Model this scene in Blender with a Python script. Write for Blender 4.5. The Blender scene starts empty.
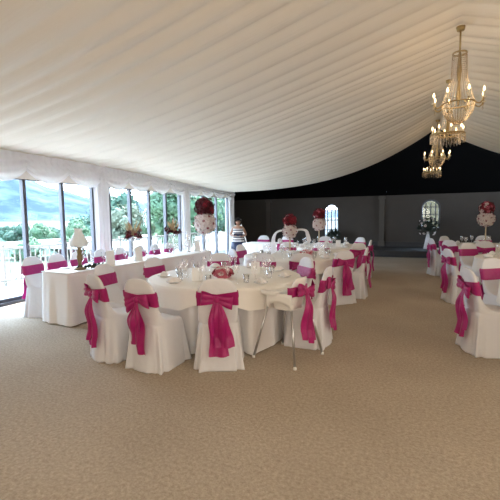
import bpy, bmesh, math, random
from math import sin, cos, pi, radians, sqrt, atan2
from mathutils import Vector, Matrix, noise

scene = bpy.context.scene
C = scene.collection
PI = pi

# ------------------------------------------------------------------ camera
cam_d = bpy.data.cameras.new('camera')
cam_d.sensor_width = 36.0
cam_d.lens = 27.0                       # 375 px focal length on a 500 px frame
cam_d.clip_end = 5000
cam = bpy.data.objects.new('camera', cam_d); C.objects.link(cam)
YAW, PIT, ROLL = radians(24.0), radians(4.95), radians(0.7)
fwd = Vector((-sin(YAW)*cos(PIT), cos(YAW)*cos(PIT), -sin(PIT)))
r0 = Vector((cos(YAW), sin(YAW), 0)); u0 = r0.cross(fwd)
rgt = r0*cos(ROLL) - u0*sin(ROLL)
upv = rgt.cross(fwd)
M3 = Matrix((rgt, upv, -fwd)).transposed()
cam.matrix_world = Matrix.Translation((0, 0, 1.51)) @ M3.to_4x4()
scene.camera = cam

# ------------------------------------------------------------------ world, sun, lights, exposure
scene.view_settings.view_transform = 'Standard'
scene.view_settings.look = 'None'
scene.view_settings.exposure = 0.62
scene.cycles.transparent_max_bounces = 40
scene.cycles.max_bounces = 10
scene.cycles.diffuse_bounces = 6
scene.view_settings.gamma = 1.0
scene.view_settings.use_curve_mapping = False
w = bpy.data.worlds.new('sky'); scene.world = w; w.use_nodes = True
nt = w.node_tree; nt.nodes.clear()
wo = nt.nodes.new('ShaderNodeOutputWorld'); bg = nt.nodes.new('ShaderNodeBackground')
tc = nt.nodes.new('ShaderNodeTexCoord'); sx = nt.nodes.new('ShaderNodeSeparateXYZ'); rp = nt.nodes.new('ShaderNodeValToRGB')
rp.color_ramp.elements[0].position = 0.0; rp.color_ramp.elements[0].color = (0.73, 0.84, 1.0, 1)
rp.color_ramp.elements[1].position = 0.6; rp.color_ramp.elements[1].color = (0.50, 0.72, 1.0, 1)
nt.links.new(tc.outputs['Generated'], sx.inputs[0]); nt.links.new(sx.outputs['Z'], rp.inputs[0])
nt.links.new(rp.outputs[0], bg.inputs[0]); nt.links.new(bg.outputs[0], wo.inputs[0])
bg.inputs[1].default_value = 13.0

def lamp(name, kind, loc, energy, color, size=0.2, rot=None, size_y=None):
    d = bpy.data.lights.new(name, kind); d.energy = energy; d.color = color
    if kind == 'AREA':
        d.size = size
        if size_y: d.shape = 'RECTANGLE'; d.size_y = size_y
    elif kind == 'POINT': d.shadow_soft_size = size
    elif kind == 'SUN': d.angle = size
    o = bpy.data.objects.new(name, d); C.objects.link(o); o.location = loc
    if rot: o.rotation_euler = rot
    return o
sun = lamp('sun', 'SUN', (-20, 30, 30), 16.0, (1, 0.95, 0.86), radians(2))
sun.rotation_euler = Vector((0.12, -0.55, -0.80)).to_track_quat('-Z', 'Y').to_euler()
WARM = (1.0, 0.91, 0.80)
# added soft warm fill lights out of view, no fittings in the hall
for k, (lx, ly, e) in enumerate([(4.2, -1.5, 95), (-2.4, -2.4, 34), (0.5, -0.6, 58)]):
    lamp('fill_light', 'POINT', (lx, ly, 1.6), e, WARM, 0.5)
lamp('fill_light', 'AREA', (5.6, 3.6, 2.5), 80, WARM, 2.0, (0, radians(50), 0), 3.0)
# window portals help the sampler find the sky
for (py, pl) in ((4.75, 3.3), (8.3, 3.1), (11.6, 3.0)):
    p = lamp('window_portal', 'AREA', (-6.95, py, 1.15), 1, (1, 1, 1), 2.3, (0, radians(-90), 0), pl)
    p.data.cycles.is_portal = True

# ------------------------------------------------------------------ materials
MATS = {}
def mat(name, col, rough=0.6, metal=0.0, noise_amt=0.0, noise_scale=20, bump=0.0, bump_scale=60, sheen=0.0, trans=0.0, emit=None, spec=0.5, stretch=None):
    m = bpy.data.materials.new(name); m.use_nodes = True
    n = m.node_tree; b = n.nodes['Principled BSDF']; L = n.links
    b.inputs['Base Color'].default_value = (*col, 1); b.inputs['Roughness'].default_value = rough
    b.inputs['Metallic'].default_value = metal; b.inputs['Specular IOR Level'].default_value = spec
    if sheen: b.inputs['Sheen Weight'].default_value = sheen
    tcn = n.nodes.new('ShaderNodeTexCoord'); src = tcn.outputs['Object']
    if stretch:
        mp = n.nodes.new('ShaderNodeMapping'); mp.inputs['Scale'].default_value = stretch
        L.new(src, mp.inputs[0]); src = mp.outputs[0]
    if noise_amt:
        t = n.nodes.new('ShaderNodeTexNoise'); t.inputs['Scale'].default_value = noise_scale; t.inputs['Detail'].default_value = 5
        L.new(src, t.inputs['Vector'])
        mx = n.nodes.new('ShaderNodeMix'); mx.data_type = 'RGBA'
        mx.inputs['A'].default_value = (*[c*(1-noise_amt) for c in col], 1)
        mx.inputs['B'].default_value = (*[min(1, c*(1+noise_amt)) for c in col], 1)
        L.new(t.outputs['Fac'], mx.inputs['Factor']); L.new(mx.outputs['Result'], b.inputs['Base Color'])
    if bump:
        t2 = n.nodes.new('ShaderNodeTexNoise'); t2.inputs['Scale'].default_value = bump_scale; t2.inputs['Detail'].default_value = 3
        L.new(src, t2.inputs['Vector'])
        bp = n.nodes.new('ShaderNodeBump'); bp.inputs['Strength'].default_value = bump; bp.inputs['Distance'].default_value = 0.02
        L.new(t2.outputs['Fac'], bp.inputs['Height']); L.new(bp.outputs[0], b.inputs['Normal'])
    if emit:
        b.inputs['Emission Color'].default_value = (*emit[0], 1); b.inputs['Emission Strength'].default_value = emit[1]
    if trans:
        out = n.nodes['Material Output']; tr = n.nodes.new('ShaderNodeBsdfTranslucent'); tr.inputs[0].default_value = (*col, 1)
        ms = n.nodes.new('ShaderNodeMixShader'); ms.inputs[0].default_value = trans
        L.new(b.outputs[0], ms.inputs[1]); L.new(tr.outputs[0], ms.inputs[2]); L.new(ms.outputs[0], out.inputs[0])
    MATS[name] = m
    return m
def clear_mat(name, tint, rough, facing):
    m = bpy.data.materials.new(name); m.use_nodes = True; n = m.node_tree; n.nodes.clear(); L = n.links
    out = n.nodes.new('ShaderNodeOutputMaterial'); tr = n.nodes.new('ShaderNodeBsdfTransparent'); gl = n.nodes.new('ShaderNodeBsdfGlossy')
    tr.inputs[0].default_value = (*tint, 1); gl.inputs['Roughness'].default_value = rough; gl.inputs[0].default_value = (1, 1, 1, 1)
    lw = n.nodes.new('ShaderNodeLayerWeight'); lw.inputs['Blend'].default_value = 0.5
    pw = n.nodes.new('ShaderNodeMath'); pw.operation = 'POWER'; pw.inputs[1].default_value = 2.2
    ma = n.nodes.new('ShaderNodeMath'); ma.operation = 'MULTIPLY_ADD'; ma.inputs[1].default_value = facing; ma.inputs[2].default_value = facing*0.16
    ms = n.nodes.new('ShaderNodeMixShader')
    L.new(lw.outputs['Facing'], pw.inputs[0]); L.new(pw.outputs[0], ma.inputs[0]); L.new(ma.outputs[0], ms.inputs[0])
    L.new(tr.outputs[0], ms.inputs[1]); L.new(gl.outputs[0], ms.inputs[2]); L.new(ms.outputs[0], out.inputs[0])
    return m

CARPET = mat('carpet', (0.40, 0.325, 0.235), 0.95, noise_amt=0.0, bump=0.6, bump_scale=90, spec=0.1)
n = CARPET.node_tree; L = n.links; b = n.nodes['Principled BSDF']
tcn = n.nodes.new('ShaderNodeTexCoord')
t1 = n.nodes.new('ShaderNodeTexNoise'); t1.inputs['Scale'].default_value = 42; t1.inputs['Detail'].default_value = 6; t1.inputs['Roughness'].default_value = 0.75
t2 = n.nodes.new('ShaderNodeTexNoise'); t2.inputs['Scale'].default_value = 1.1; t2.inputs['Detail'].default_value = 3
L.new(tcn.outputs['Object'], t1.inputs['Vector']); L.new(tcn.outputs['Object'], t2.inputs['Vector'])
cr = n.nodes.new('ShaderNodeValToRGB')
cr.color_ramp.elements[0].position = 0.34; cr.color_ramp.elements[0].color = (0.35, 0.285, 0.215, 1)
cr.color_ramp.elements[1].position = 0.66; cr.color_ramp.elements[1].color = (0.57, 0.485, 0.38, 1)
L.new(t1.outputs['Fac'], cr.inputs[0])
cr2 = n.nodes.new('ShaderNodeValToRGB')
cr2.color_ramp.elements[0].position = 0.35; cr2.color_ramp.elements[0].color = (0.90, 0.89, 0.88, 1)
cr2.color_ramp.elements[1].position = 0.65; cr2.color_ramp.elements[1].color = (1, 1, 1, 1)
L.new(t2.outputs['Fac'], cr2.inputs[0])
mx = n.nodes.new('ShaderNodeMix'); mx.data_type = 'RGBA'; mx.blend_type = 'MULTIPLY'; mx.inputs['Factor'].default_value = 1
L.new(cr.outputs[0], mx.inputs['A']); L.new(cr2.outputs[0], mx.inputs['B']); L.new(mx.outputs['Result'], b.inputs['Base Color'])

LINING = mat('lining', (0.83, 0.775, 0.685), 0.75, bump=0.25, bump_scale=3, stretch=(0.4, 6, 1), spec=0.2)
WHITE_WALL = mat('white_lining', (0.78, 0.74, 0.68), 0.8, noise_amt=0.04)
COVER = mat('chair_cover_cloth', (0.79, 0.785, 0.80), 0.8, bump=0.35, bump_scale=14, sheen=0.1, spec=0.2, trans=0.12)
CLOTH = mat('table_linen', (0.84, 0.82, 0.80), 0.75, bump=0.15, bump_scale=18, spec=0.2)
OVER = mat('overcloth_linen', (0.86, 0.83, 0.77), 0.6, bump=0.15, bump_scale=16, spec=0.3)
SATIN = mat('magenta_satin', (0.42, 0.008, 0.15), 0.36, bump=0.4, bump_scale=22, sheen=0.15, trans=0.22, noise_amt=0.12, noise_scale=9)
VOILE = mat('white_voile', (0.86, 0.86, 0.88), 0.8, trans=0.35, bump=0.2, bump_scale=10)
STEEL = mat('steel', (0.55, 0.55, 0.55), 0.28, 0.95)
ALU = mat('window_aluminium', (0.085, 0.088, 0.10), 0.5, 0.2, noise_amt=0.06)
BLACK = mat('black_drape', (0.006, 0.006, 0.007), 0.9, noise_amt=0.3, noise_scale=4, spec=0.1)
GREY_WALL = mat('taupe_wall', (0.062, 0.052, 0.043), 0.9, noise_amt=0.10, noise_scale=3)
PILASTER = mat('pilaster_stone', (0.095, 0.082, 0.068), 0.9, noise_amt=0.1, noise_scale=6)
STAGE = mat('dark_stage', (0.028, 0.026, 0.025), 0.6, noise_amt=0.2)
PLASTIC = mat('white_plastic', (0.85, 0.83, 0.78), 0.35, noise_amt=0.02)
CHINA = mat('white_china', (0.86, 0.86, 0.85), 0.2, noise_amt=0.02)
CARD = mat('white_card', (0.88, 0.88, 0.86), 0.7, noise_amt=0.02)
BURG = mat('burgundy_petal', (0.085, 0.004, 0.012), 0.6, noise_amt=0.5, noise_scale=30)
RED = mat('red_petal', (0.26, 0.010, 0.028), 0.6, noise_amt=0.4, noise_scale=30)
PINKP = mat('pink_petal', (0.62, 0.16, 0.22), 0.6, noise_amt=0.3, noise_scale=30)
WHITEP = mat('white_petal', (0.80, 0.72, 0.70), 0.7, noise_amt=0.12, noise_scale=40)
LEAF = mat('leaf', (0.05, 0.13, 0.03), 0.6, noise_amt=0.4, noise_scale=5)
DARKLEAF = mat('dark_leaf', (0.012, 0.022, 0.010), 0.6, noise_amt=0.4, noise_scale=20)
FEATHER = mat('cream_feather', (0.62, 0.50, 0.33), 0.8, noise_amt=0.2)
BRONZE = mat('bronze', (0.23, 0.17, 0.085), 0.45, 0.6, noise_amt=0.25, noise_scale=30)
GOLD = mat('gilt', (0.42, 0.31, 0.14), 0.4, 0.8, noise_amt=0.15)
SILVER = mat('silver', (0.75, 0.75, 0.78), 0.18, 1.0)
SHADE = mat('frosted_shade', (0.85, 0.84, 0.80), 0.5, trans=0.4, noise_amt=0.05)
CANDLE = mat('candle_wax', (0.85, 0.78, 0.62), 0.5, noise_amt=0.03)
BULB = mat('lit_bulb', (1, 0.85, 0.6), 0.5, emit=((1.0, 0.72, 0.38), 3.6))
PAVING = mat('terrace_paving', (0.30, 0.29, 0.27), 0.9, noise_amt=0.1, noise_scale=3)
RAIL = mat('cream_railing', (0.24, 0.225, 0.19), 0.7, noise_amt=0.08)
BARK = mat('bark', (0.16, 0.11, 0.07), 0.9, noise_amt=0.3)
TREE_A = mat('tree_leaf_dark', (0.034, 0.078, 0.050), 0.7, noise_amt=0.5, noise_scale=0.8, trans=0.25)
TREE_B = mat('tree_leaf_fresh', (0.044, 0.095, 0.044), 0.7, noise_amt=0.5, noise_scale=0.8, trans=0.25)
TREE_C = mat('tree_blossom_pale', (0.085, 0.105, 0.065), 0.7, noise_amt=0.4, noise_scale=0.8, trans=0.25)
SKIN = mat('skin', (0.36, 0.20, 0.13), 0.55, noise_amt=0.06)
HAIR = mat('dark_hair', (0.012, 0.008, 0.007), 0.9, noise_amt=0.3)
DARKBLUE = mat('navy_cover', (0.015, 0.02, 0.06), 0.5, noise_amt=0.1)
CREAM_OUT = mat('cream_render', (0.075, 0.060, 0.028), 0.9, noise_amt=0.1)
SHELL = mat('outer_roof', (0.004, 0.004, 0.004), 0.95, noise_amt=0.1)
GLASS = clear_mat('window_glass', (0.97, 0.985, 0.985), 0.02, 0.25)
WINE = clear_mat('drinking_glass', (0.985, 0.988, 0.992), 0.14, 1.0)
CRYSTAL = clear_mat('crystal', (0.92, 0.88, 0.82), 0.2, 0.5)
TULLE = clear_mat('tulle', (0.80, 0.83, 0.90), 0.6, 0.35)

# black star cloth: tiny lights set in a black drape
STAR = mat('star_cloth', (0.003, 0.003, 0.003), 0.95, spec=0.02)
n = STAR.node_tree; b = n.nodes['Principled BSDF']
tcn = n.nodes.new('ShaderNodeTexCoord'); vo = n.nodes.new('ShaderNodeTexVoronoi'); vo.inputs['Scale'].default_value = 1.3
mth = n.nodes.new('ShaderNodeMath'); mth.operation = 'LESS_THAN'; mth.inputs[1].default_value = 0.022
n.links.new(tcn.outputs['Object'], vo.inputs['Vector']); n.links.new(vo.outputs['Distance'], mth.inputs[0])
b.inputs['Emission Color'].default_value = (0.6, 0.75, 1, 1); n.links.new(mth.outputs[0], b.inputs['Emission Strength'])

# striped knit: dark and pale bands
STRIPE = mat('striped_knit', (0.6, 0.6, 0.6), 0.8)
n = STRIPE.node_tree; b = n.nodes['Principled BSDF']
tcn = n.nodes.new('ShaderNodeTexCoord'); wv = n.nodes.new('ShaderNodeTexWave'); wv.bands_direction = 'Z'; wv.inputs['Scale'].default_value = 4.2
rr = n.nodes.new('ShaderNodeValToRGB'); rr.color_ramp.interpolation = 'CONSTANT'
rr.color_ramp.elements[0].color = (0.05, 0.05, 0.07, 1); rr.color_ramp.elements[1].position = 0.42; rr.color_ramp.elements[1].color = (0.66, 0.63, 0.60, 1)
n.links.new(tcn.outputs['Object'], wv.inputs['Vector']); n.links.new(wv.outputs['Fac'], rr.inputs[0]); n.links.new(rr.outputs[0], b.inputs['Base Color'])

# hills: woods and pasture, bluish distance haze put into the colours
HILLM = mat('hazed_hillside', (0.10, 0.22, 0.26), 0.95, spec=0.05)
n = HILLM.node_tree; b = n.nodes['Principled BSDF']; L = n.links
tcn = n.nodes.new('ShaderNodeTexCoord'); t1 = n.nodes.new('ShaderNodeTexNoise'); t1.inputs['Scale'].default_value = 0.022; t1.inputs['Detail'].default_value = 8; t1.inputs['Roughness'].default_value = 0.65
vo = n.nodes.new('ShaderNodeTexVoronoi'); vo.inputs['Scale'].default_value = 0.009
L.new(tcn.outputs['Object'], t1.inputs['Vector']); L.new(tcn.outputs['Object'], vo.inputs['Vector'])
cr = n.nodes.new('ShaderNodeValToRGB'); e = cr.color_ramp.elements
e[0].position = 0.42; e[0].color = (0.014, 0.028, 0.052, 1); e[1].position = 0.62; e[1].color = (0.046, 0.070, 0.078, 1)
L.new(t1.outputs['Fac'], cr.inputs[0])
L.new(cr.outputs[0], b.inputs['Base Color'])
VALLEYM = mat('valley_woods', (0.026, 0.058, 0.042), 0.95, noise_amt=0.6, noise_scale=0.06, spec=0.05)
FIELDM = mat('pale_pasture', (0.11, 0.11, 0.088), 0.95, noise_amt=0.15, noise_scale=0.02, spec=0.05)
GRASSM = mat('garden_grass', (0.070, 0.085, 0.055), 0.95, noise_amt=0.35, noise_scale=0.25, spec=0.05)

# ------------------------------------------------------------------ mesh helpers
class MB:
    def __init__(s): s.v = []; s.f = []; s.mi = []; s.cur = 0
    def add(s, vs, fs):
        o = len(s.v); s.v += [tuple(p) for p in vs]
        for f in fs: s.f.append(tuple(i+o for i in f)); s.mi.append(s.cur)
        return s
    def box(s, c, d, rz=0, bevel=0):
        x, y, z = [k/2 for k in d]; ca, sa = cos(rz), sin(rz); vs = []
        for dz in (-z, z):
            for (dx, dy) in ((-x, -y), (x, -y), (x, y), (-x, y)):
                vs.append((c[0]+dx*ca-dy*sa, c[1]+dx*sa+dy*ca, c[2]+dz))
        return s.add(vs, [(3, 2, 1, 0), (4, 5, 6, 7), (0, 1, 5, 4), (1, 2, 6, 5), (2, 3, 7, 6), (3, 0, 4, 7)])
    def loft(s, rings, closed=True, cap0=False, cap1=False):
        n = len(rings[0]); vs = [p for r in rings for p in r]; fs = []
        for i in range(len(rings)-1):
            for j in range(n if closed else n-1):
                k = (j+1) % n
                fs.append((i*n+j, i*n+k, (i+1)*n+k, (i+1)*n+j))
        if cap0: fs.append(tuple(reversed(range(n))))
        if cap1: fs.append(tuple(range((len(rings)-1)*n, len(rings)*n)))
        return s.add(vs, fs)
    def lathe(s, prof, c=(0, 0, 0), n=16, cap=True):
        rings = [[(c[0]+r*cos(2*pi*k/n), c[1]+r*sin(2*pi*k/n), c[2]+z) for k in range(n)] for r, z in prof]
        return s.loft(rings, True, cap and prof[0][0] > 1e-4, cap and prof[-1][0] > 1e-4)
    def tube(s, path, r, n=8, cap=True):
        P = [Vector(p) for p in path]; rings = []
        R = r if isinstance(r, (list, tuple)) else [r]*len(P)
        prev = None
        for i, p in enumerate(P):
            t = (P[min(i+1, len(P)-1)] - P[max(i-1, 0)]).normalized()
            a = prev - t*prev.dot(t) if prev else (Vector((1, 0, 0)) if abs(t.x) < 0.8 else Vector((0, 1, 0)))
            a = (a - t*a.dot(t)).normalized(); prev = a
            bb = t.cross(a)
            rings.append([p + (a*cos(2*pi*k/n) + bb*sin(2*pi*k/n))*R[i] for k in range(n)])
        return s.loft(rings, True, cap, cap)
    def ball(s, c, r, n=8, m=6, squash=1.0, wob=0.0, rnd=None):
        rings = []
        for i in range(m+1):
            ph = pi*i/m; rr = max(sin(ph), 0.02)
            rings.append([(c[0]+r*rr*cos(2*pi*k/n)*(1+(rnd.uniform(-wob, wob) if rnd else 0)), c[1]+r*rr*sin(2*pi*k/n)*(1+(rnd.uniform(-wob, wob) if rnd else 0)), c[2]-r*squash*cos(ph)) for k in range(n)])
        return s.loft(rings, True, True, True)
    def grid(s, nu, nv, fn, closed_u=False):
        vs = [fn(i/(nu if closed_u else nu-1), j/(nv-1)) for j in range(nv) for i in range(nu)]; fs = []
        for j in range(nv-1):
            for i in range(nu if closed_u else nu-1):
                k = (i+1) % nu
                fs.append((j*nu+i, j*nu+k, (j+1)*nu+k, (j+1)*nu+i))
        return s.add(vs, fs)
    def mesh(s, name, mats, smooth=True):
        m = bpy.data.meshes.new(name); m.from_pydata(s.v, [], s.f)
        if not isinstance(mats, (list, tuple)): mats = [mats]
        for k in mats: m.materials.append(k)
        m.polygons.foreach_set('material_index', s.mi)
        if smooth: m.polygons.foreach_set('use_smooth', [True]*len(s.f))
        m.update(); return m
    def build(s, name, mats, parent=None, smooth=True, loc=None, rz=0):
        o = bpy.data.objects.new(name, s.mesh(name, mats, smooth)); C.objects.link(o)
        if parent: o.parent = parent
        if loc: o.location = loc
        if rz: o.rotation_euler = (0, 0, rz)
        return o
def solid(o, t, offset=-1):
    m = o.modifiers.new('thickness', 'SOLIDIFY'); m.thickness = t; m.offset = offset; return o
def bevel(o, wd, seg=2):
    m = o.modifiers.new('bevel', 'BEVEL'); m.width = wd; m.segments = seg; m.limit_method = 'ANGLE'; return o
def tag(o, label, cat, group=None, kind=None):
    o['label'] = label; o['category'] = cat
    if group: o['group'] = group
    if kind: o['kind'] = kind
    return o
def thing(name, label, cat, loc=(0, 0, 0), rz=0, group=None):
    o = bpy.data.objects.new(name, None); C.objects.link(o); o.location = loc; o.rotation_euler = (0, 0, rz)
    o.empty_display_size = 0.1
    return tag(o, label, cat, group)
def struct(o, label=None):
    o['kind'] = 'structure'
    if label: o['label'] = label
    return o
def copy_tree(o, parent=None):
    c = o.copy(); C.objects.link(c)
    if parent: c.parent = parent
    for ch in list(o.children): copy_tree(ch, c)
    return c
def place(o, loc, rz=0, label=None, group=None):
    o.location = loc; o.rotation_euler = (0, 0, rz)
    if label: o['label'] = label
    if group: o['group'] = group
    return o
USED = set()
def stamp(proto, loc, rz=0, label=None, group=None, scale=None):
    if proto.name in USED: o = copy_tree(proto)
    else: o = proto; USED.add(proto.name)
    place(o, loc, rz, label, group)
    if scale: o.scale = (scale,)*3
    return o
def srect(hx, hy, n, e=4.0):                       # superellipse points
    out = []
    for k in range(n):
        t = 2*pi*k/n; c_, s_ = cos(t), sin(t)
        out.append((hx*math.copysign(abs(c_)**(2/e), c_), hy*math.copysign(abs(s_)**(2/e), s_), t))
    return out
def smooth01(x):
    x = max(0.0, min(1.0, x)); return x*x*(3-2*x)

XW = -6.75          # window wall
XR = 7.75           # right wall
YE = 13.4           # end of the lining
YF = -4.0           # wall behind the camera
YB = 17.0           # old end wall

# ------------------------------------------------------------------ structure
mb = MB(); mb.add([(XW, YF, 0), (XR, YF, 0), (XR, 14.6, 0), (XW, 14.6, 0)], [(0, 1, 2, 3)])
struct(mb.build('floor', CARPET, smooth=False), 'speckled beige carpet of the hall')
mb = MB(); mb.box((0.2, (YE+YB)/2+0.3, -0.06), (17.6, YB-YE+1.2, 0.1)); struct(mb.build('floor_annex', STAGE, smooth=False))
mb = MB(); mb.box((2.6, 15.9, 0.105), (11.4, 2.2, 0.21)); struct(mb.build('platform_floor', STAGE, smooth=False))
# pleated ceiling lining hung from the ridge to both eaves
RX = 0.5
rnd = random.Random(3)
pleats = []; y = YF
while y < YE:
    d = rnd.uniform(0.16, 0.42); pleats.append((y, d, rnd.uniform(0.5, 1.0))); y += d
def pleat(y):
    lo, hi = 0, len(pleats)-1
    while lo < hi:
        m_ = (lo+hi+1)//2
        if pleats[m_][0] <= y: lo = m_
        else: hi = m_-1
    p = pleats[lo]; u = (y-p[0])/p[1]
    return p[2]*(sin(pi*min(1, max(0, u))))
def ceil_z(x, y):
    side = (RX-x)/(RX-XW) if x < RX else (x-RX)/(XR-RX)
    t = 1-side
    k = smooth01((y-7.5)/(YE-7.5))
    p = 1.45 + 1.5*k
    ev = 2.78 - 0.24*smooth01((y-5)/8.0)
    return ev + (4.25-ev)*max(0.0, t)**p
mb = MB()
xs = [XW + (RX-XW)*i/34 for i in range(35)] + [RX + (XR-RX)*i/34 for i in range(1, 35)]
NY = 760
def cz(u, v):
    x = xs[int(round(u*(len(xs)-1)))]; y = YF + (YE-YF)*v
    wob = 0.04*sin(x*0.9+y*0.3)
    return (x, y, ceil_z(x, y) - 0.048*pleat(min(YE-0.001, y+wob)))
mb.grid(len(xs), NY, cz)
struct(mb.build('ceiling', LINING), 'cream pleated marquee lining falling from ridge to eaves')
# outer roof shell above the lining and over the dark annex
mb = MB(); mb.box((0.6, 4.5, 5.25), (15.0, 18.2, 0.1)); mb.box((0.2, 15.4, 5.25), (18.2, 3.7, 0.1)); struct(mb.build('ceiling_outer', SHELL, smooth=False))
mb = MB(); mb.box((XW+0.02, 4.7, 4.0), (0.1, 17.6, 2.4)); struct(mb.build('wall_left_gable', SHELL, smooth=False))
# annex walls
mb = MB(); mb.box((-7.83, 15.35, 2.5), (0.1, 4.05, 5.4), radians(28)); struct(mb.build('wall_annex_left', GREY_WALL, smooth=False))
mb = MB(); mb.box((9.1, 15.3, 2.5), (0.1, 4.2, 5.4)); struct(mb.build('wall_annex_right', GREY_WALL, smooth=False))
mb = MB(); mb.box((8.45, 13.6, 2.5), (1.3, 0.1, 5.4)); struct(mb.build('wall_annex_side', GREY_WALL, smooth=False))
# old end wall with two arched openings
ARCHES = [(-3.55, 0.34, 0.47, 2.08), (0.50, 0.36, 0.95, 2.16)]   # centre x, half width, sill z, crown z
ZD = 2.37
def back_wall():
    mb = MB(); edges = [-9.6]
    def quad(x0, x1, z0, z1):
        mb.box(((x0+x1)/2, YB+0.12, (z0+z1)/2), (x1-x0, 0.24, z1-z0))
    x = -8.75
    for (cx, hw, z0, z1) in ARCHES:
        quad(x, cx-hw, -0.1, ZD); quad(cx-hw, cx+hw, -0.1, z0)
        sp = z1-hw; N = 16
        for k in range(N):
            a0, a1 = pi-pi*k/N, pi-pi*(k+1)/N
            p0 = (cx+hw*cos(a0), sp+hw*sin(a0)); p1 = (cx+hw*cos(a1), sp+hw*sin(a1))
            vs = []
            for yy in (YB, YB+0.24):
                vs += [(p0[0], yy, p0[1]), (p1[0], yy, p1[1]), (p1[0], yy, ZD), (p0[0], yy, ZD)]
            mb.add(vs, [(0, 1, 2, 3), (7, 6, 5, 4), (1, 0, 4, 5)])
        x = cx+hw
    quad(x, 9.1, -0.1, ZD)
    return mb
struct(back_wall().build('wall_back', GREY_WALL, smooth=False), 'dark taupe end wall with arched windows')
mb = MB(); mb.box((0.2, YB+0.1, 3.85), (18.0, 0.24, 2.95)); struct(mb.build('wall_back_gable', STAR, smooth=False), 'black star cloth above the end wall')
for px in (-6.55, -1.38, 4.4):
    mb = MB(); mb.box((px, YB-0.05, 1.18), (0.2, 0.12, 2.36)); mb.box((px, YB-0.06, 2.28), (0.28, 0.16, 0.12)); mb.box((px, YB-0.06, 0.32), (0.28, 0.16, 0.2))
    struct(mb.build('trim_pilaster', PILASTER, smooth=False))
mb = MB(); mb.box((0.2, YB-0.03, 0.3), (17.8, 0.08, 0.22)); struct(mb.build('baseboard_back', STAGE, smooth=False))
for i, (cx, hw, z0, z1) in enumerate(ARCHES):
    fr = MB(); sp = z1-hw
    path = [(cx-hw+0.025, YB+0.12, z0+0.02), (cx-hw+0.025, YB+0.12, sp)] + [(cx+(hw-0.025)*cos(pi-pi*k/12), YB+0.12, sp+(hw-0.025)*sin(pi-pi*k/12)) for k in range(1, 12)] + [(cx+hw-0.025, YB+0.12, sp), (cx+hw-0.025, YB+0.12, z0+0.02)]
    fr.tube(path, 0.042, 6); fr.box((cx, YB+0.12, z0+0.03), (2*hw, 0.07, 0.06))
    for k in (-1, 0, 1): fr.box((cx+k*hw*0.5, YB+0.12, (z0+sp)/2+0.12), (0.042, 0.05, sp-z0+0.2))
    for k in range(1, 4): fr.box((cx, YB+0.12, z0+(sp+0.05-z0)*k/3), (2*hw-0.05, 0.05, 0.04))
    fo = struct(fr.build('window_%d' % (5+i), ALU, smooth=False))
    pn = MB(); pts = [(cx-hw, YB+0.15, z0), (cx+hw, YB+0.15, z0)] + [(cx+hw*cos(pi*k/12), YB+0.15, sp+hw*sin(pi*k/12)) for k in range(13)]
    pn.add(pts, [tuple(range(len(pts)))]); pn.build('pane', GLASS, fo, smooth=False)
# walls out of view that close the hall
mb = MB(); mb.box((XR+0.05, (YF+YE)/2, 1.5), (0.1, YE-YF, 3.0)); struct(mb.build('wall_right', WHITE_WALL, smooth=False))
mb = MB(); mb.box(((XW+XR)/2, YF-0.05, 2.3), (XR-XW, 0.1, 4.8)); struct(mb.build('wall_front', WHITE_WALL, smooth=False))
mb = MB(); mb.box((XW, -0.5, 1.5), (0.1, 7.1, 3.0)); struct(mb.build('wall_left', WHITE_WALL, smooth=False))
mb = MB(); mb.box((XW, 8.2, 2.52), (0.16, 10.4, 0.5)); struct(mb.build('wall_left_header', WHITE_WALL, smooth=False))
mb = MB(); mb.box((XW, 8.2, 0.02), (0.22, 10.4, 0.06)); struct(mb.build('trim_threshold', ALU, smooth=False))

# windows: bays of sliding glazed panels in grey aluminium
BAYS = [(3.1, 6.40), (6.85, 9.83), (10.28, 13.05)]
ZT = 2.27
for bi, (y0, y1) in enumerate(BAYS):
    fr = MB(); NP = 4 if bi < 2 else 3; wd = (y1-y0)/NP
    fr.box((XW, (y0+y1)/2, ZT+0.03), (0.12, y1-y0, 0.08)); fr.box((XW, (y0+y1)/2, 0.07), (0.1, y1-y0, 0.08))
    wf = struct(fr.build('window_%d' % (bi+1), ALU, smooth=False))
    for k in range(NP+1):
        ps = MB(); yy = y0+k*wd; ps.box((XW, min(max(yy, y0+0.03), y1-0.03), 1.17), (0.09, 0.062 if 0 < k < NP else 0.05, 2.26))
        ps.build('post', ALU, wf, smooth=False)
        if 0 < k < NP:
            hd = MB(); hd.box((XW+0.06, yy, 1.0), (0.03, 0.03, 0.14)); hd.tube([(XW+0.05, yy, 0.97), (XW+0.12, yy, 0.97), (XW+0.12, yy+0.09, 0.97)], 0.009, 6); hd.build('handle', ALU, wf)
        if k < NP:
            pn = MB(); pn.add([(XW, yy+0.03, 0.1), (XW, yy+wd-0.03, 0.1), (XW, yy+wd-0.03, ZT), (XW, yy+0.03, ZT)], [(0, 1, 2, 3)])
            pn.build('pane', GLASS, wf, smooth=False)
# fabric-wrapped columns between the bays
cl = ['white draped column left of the three, beside the lamp', 'white draped column beyond the two feather vases', 'white draped column at the far end of the glazing']
for i, yc in enumerate((6.62, 10.06, 13.22)):
    cb = MB(); cb.box((XW-0.02, yc, 1.3), (0.14, 0.34, 2.6))
    co = struct(cb.build('column', WHITE_WALL, smooth=False))
    dr = MB(); wd = 0.24 if i < 2 else 0.22
    def dfn(u, v, yc=yc, wd=wd):
        z = 0.02+2.5*v; s_ = (u-0.5)*2
        x = XW+0.10+0.02*sin(u*26)+0.05*(1-s_*s_) - 0.12*max(0, abs(s_)-0.8)/0.2
        pinch = 1-0.12*sin(pi*v)
        return (x, yc+wd*s_*pinch, z)
    dr.grid(40, 12, dfn); tag(dr.build('curtain', VOILE), cl[i].replace('column', 'curtain'), 'curtain', 'curtains dressing the columns')
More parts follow.
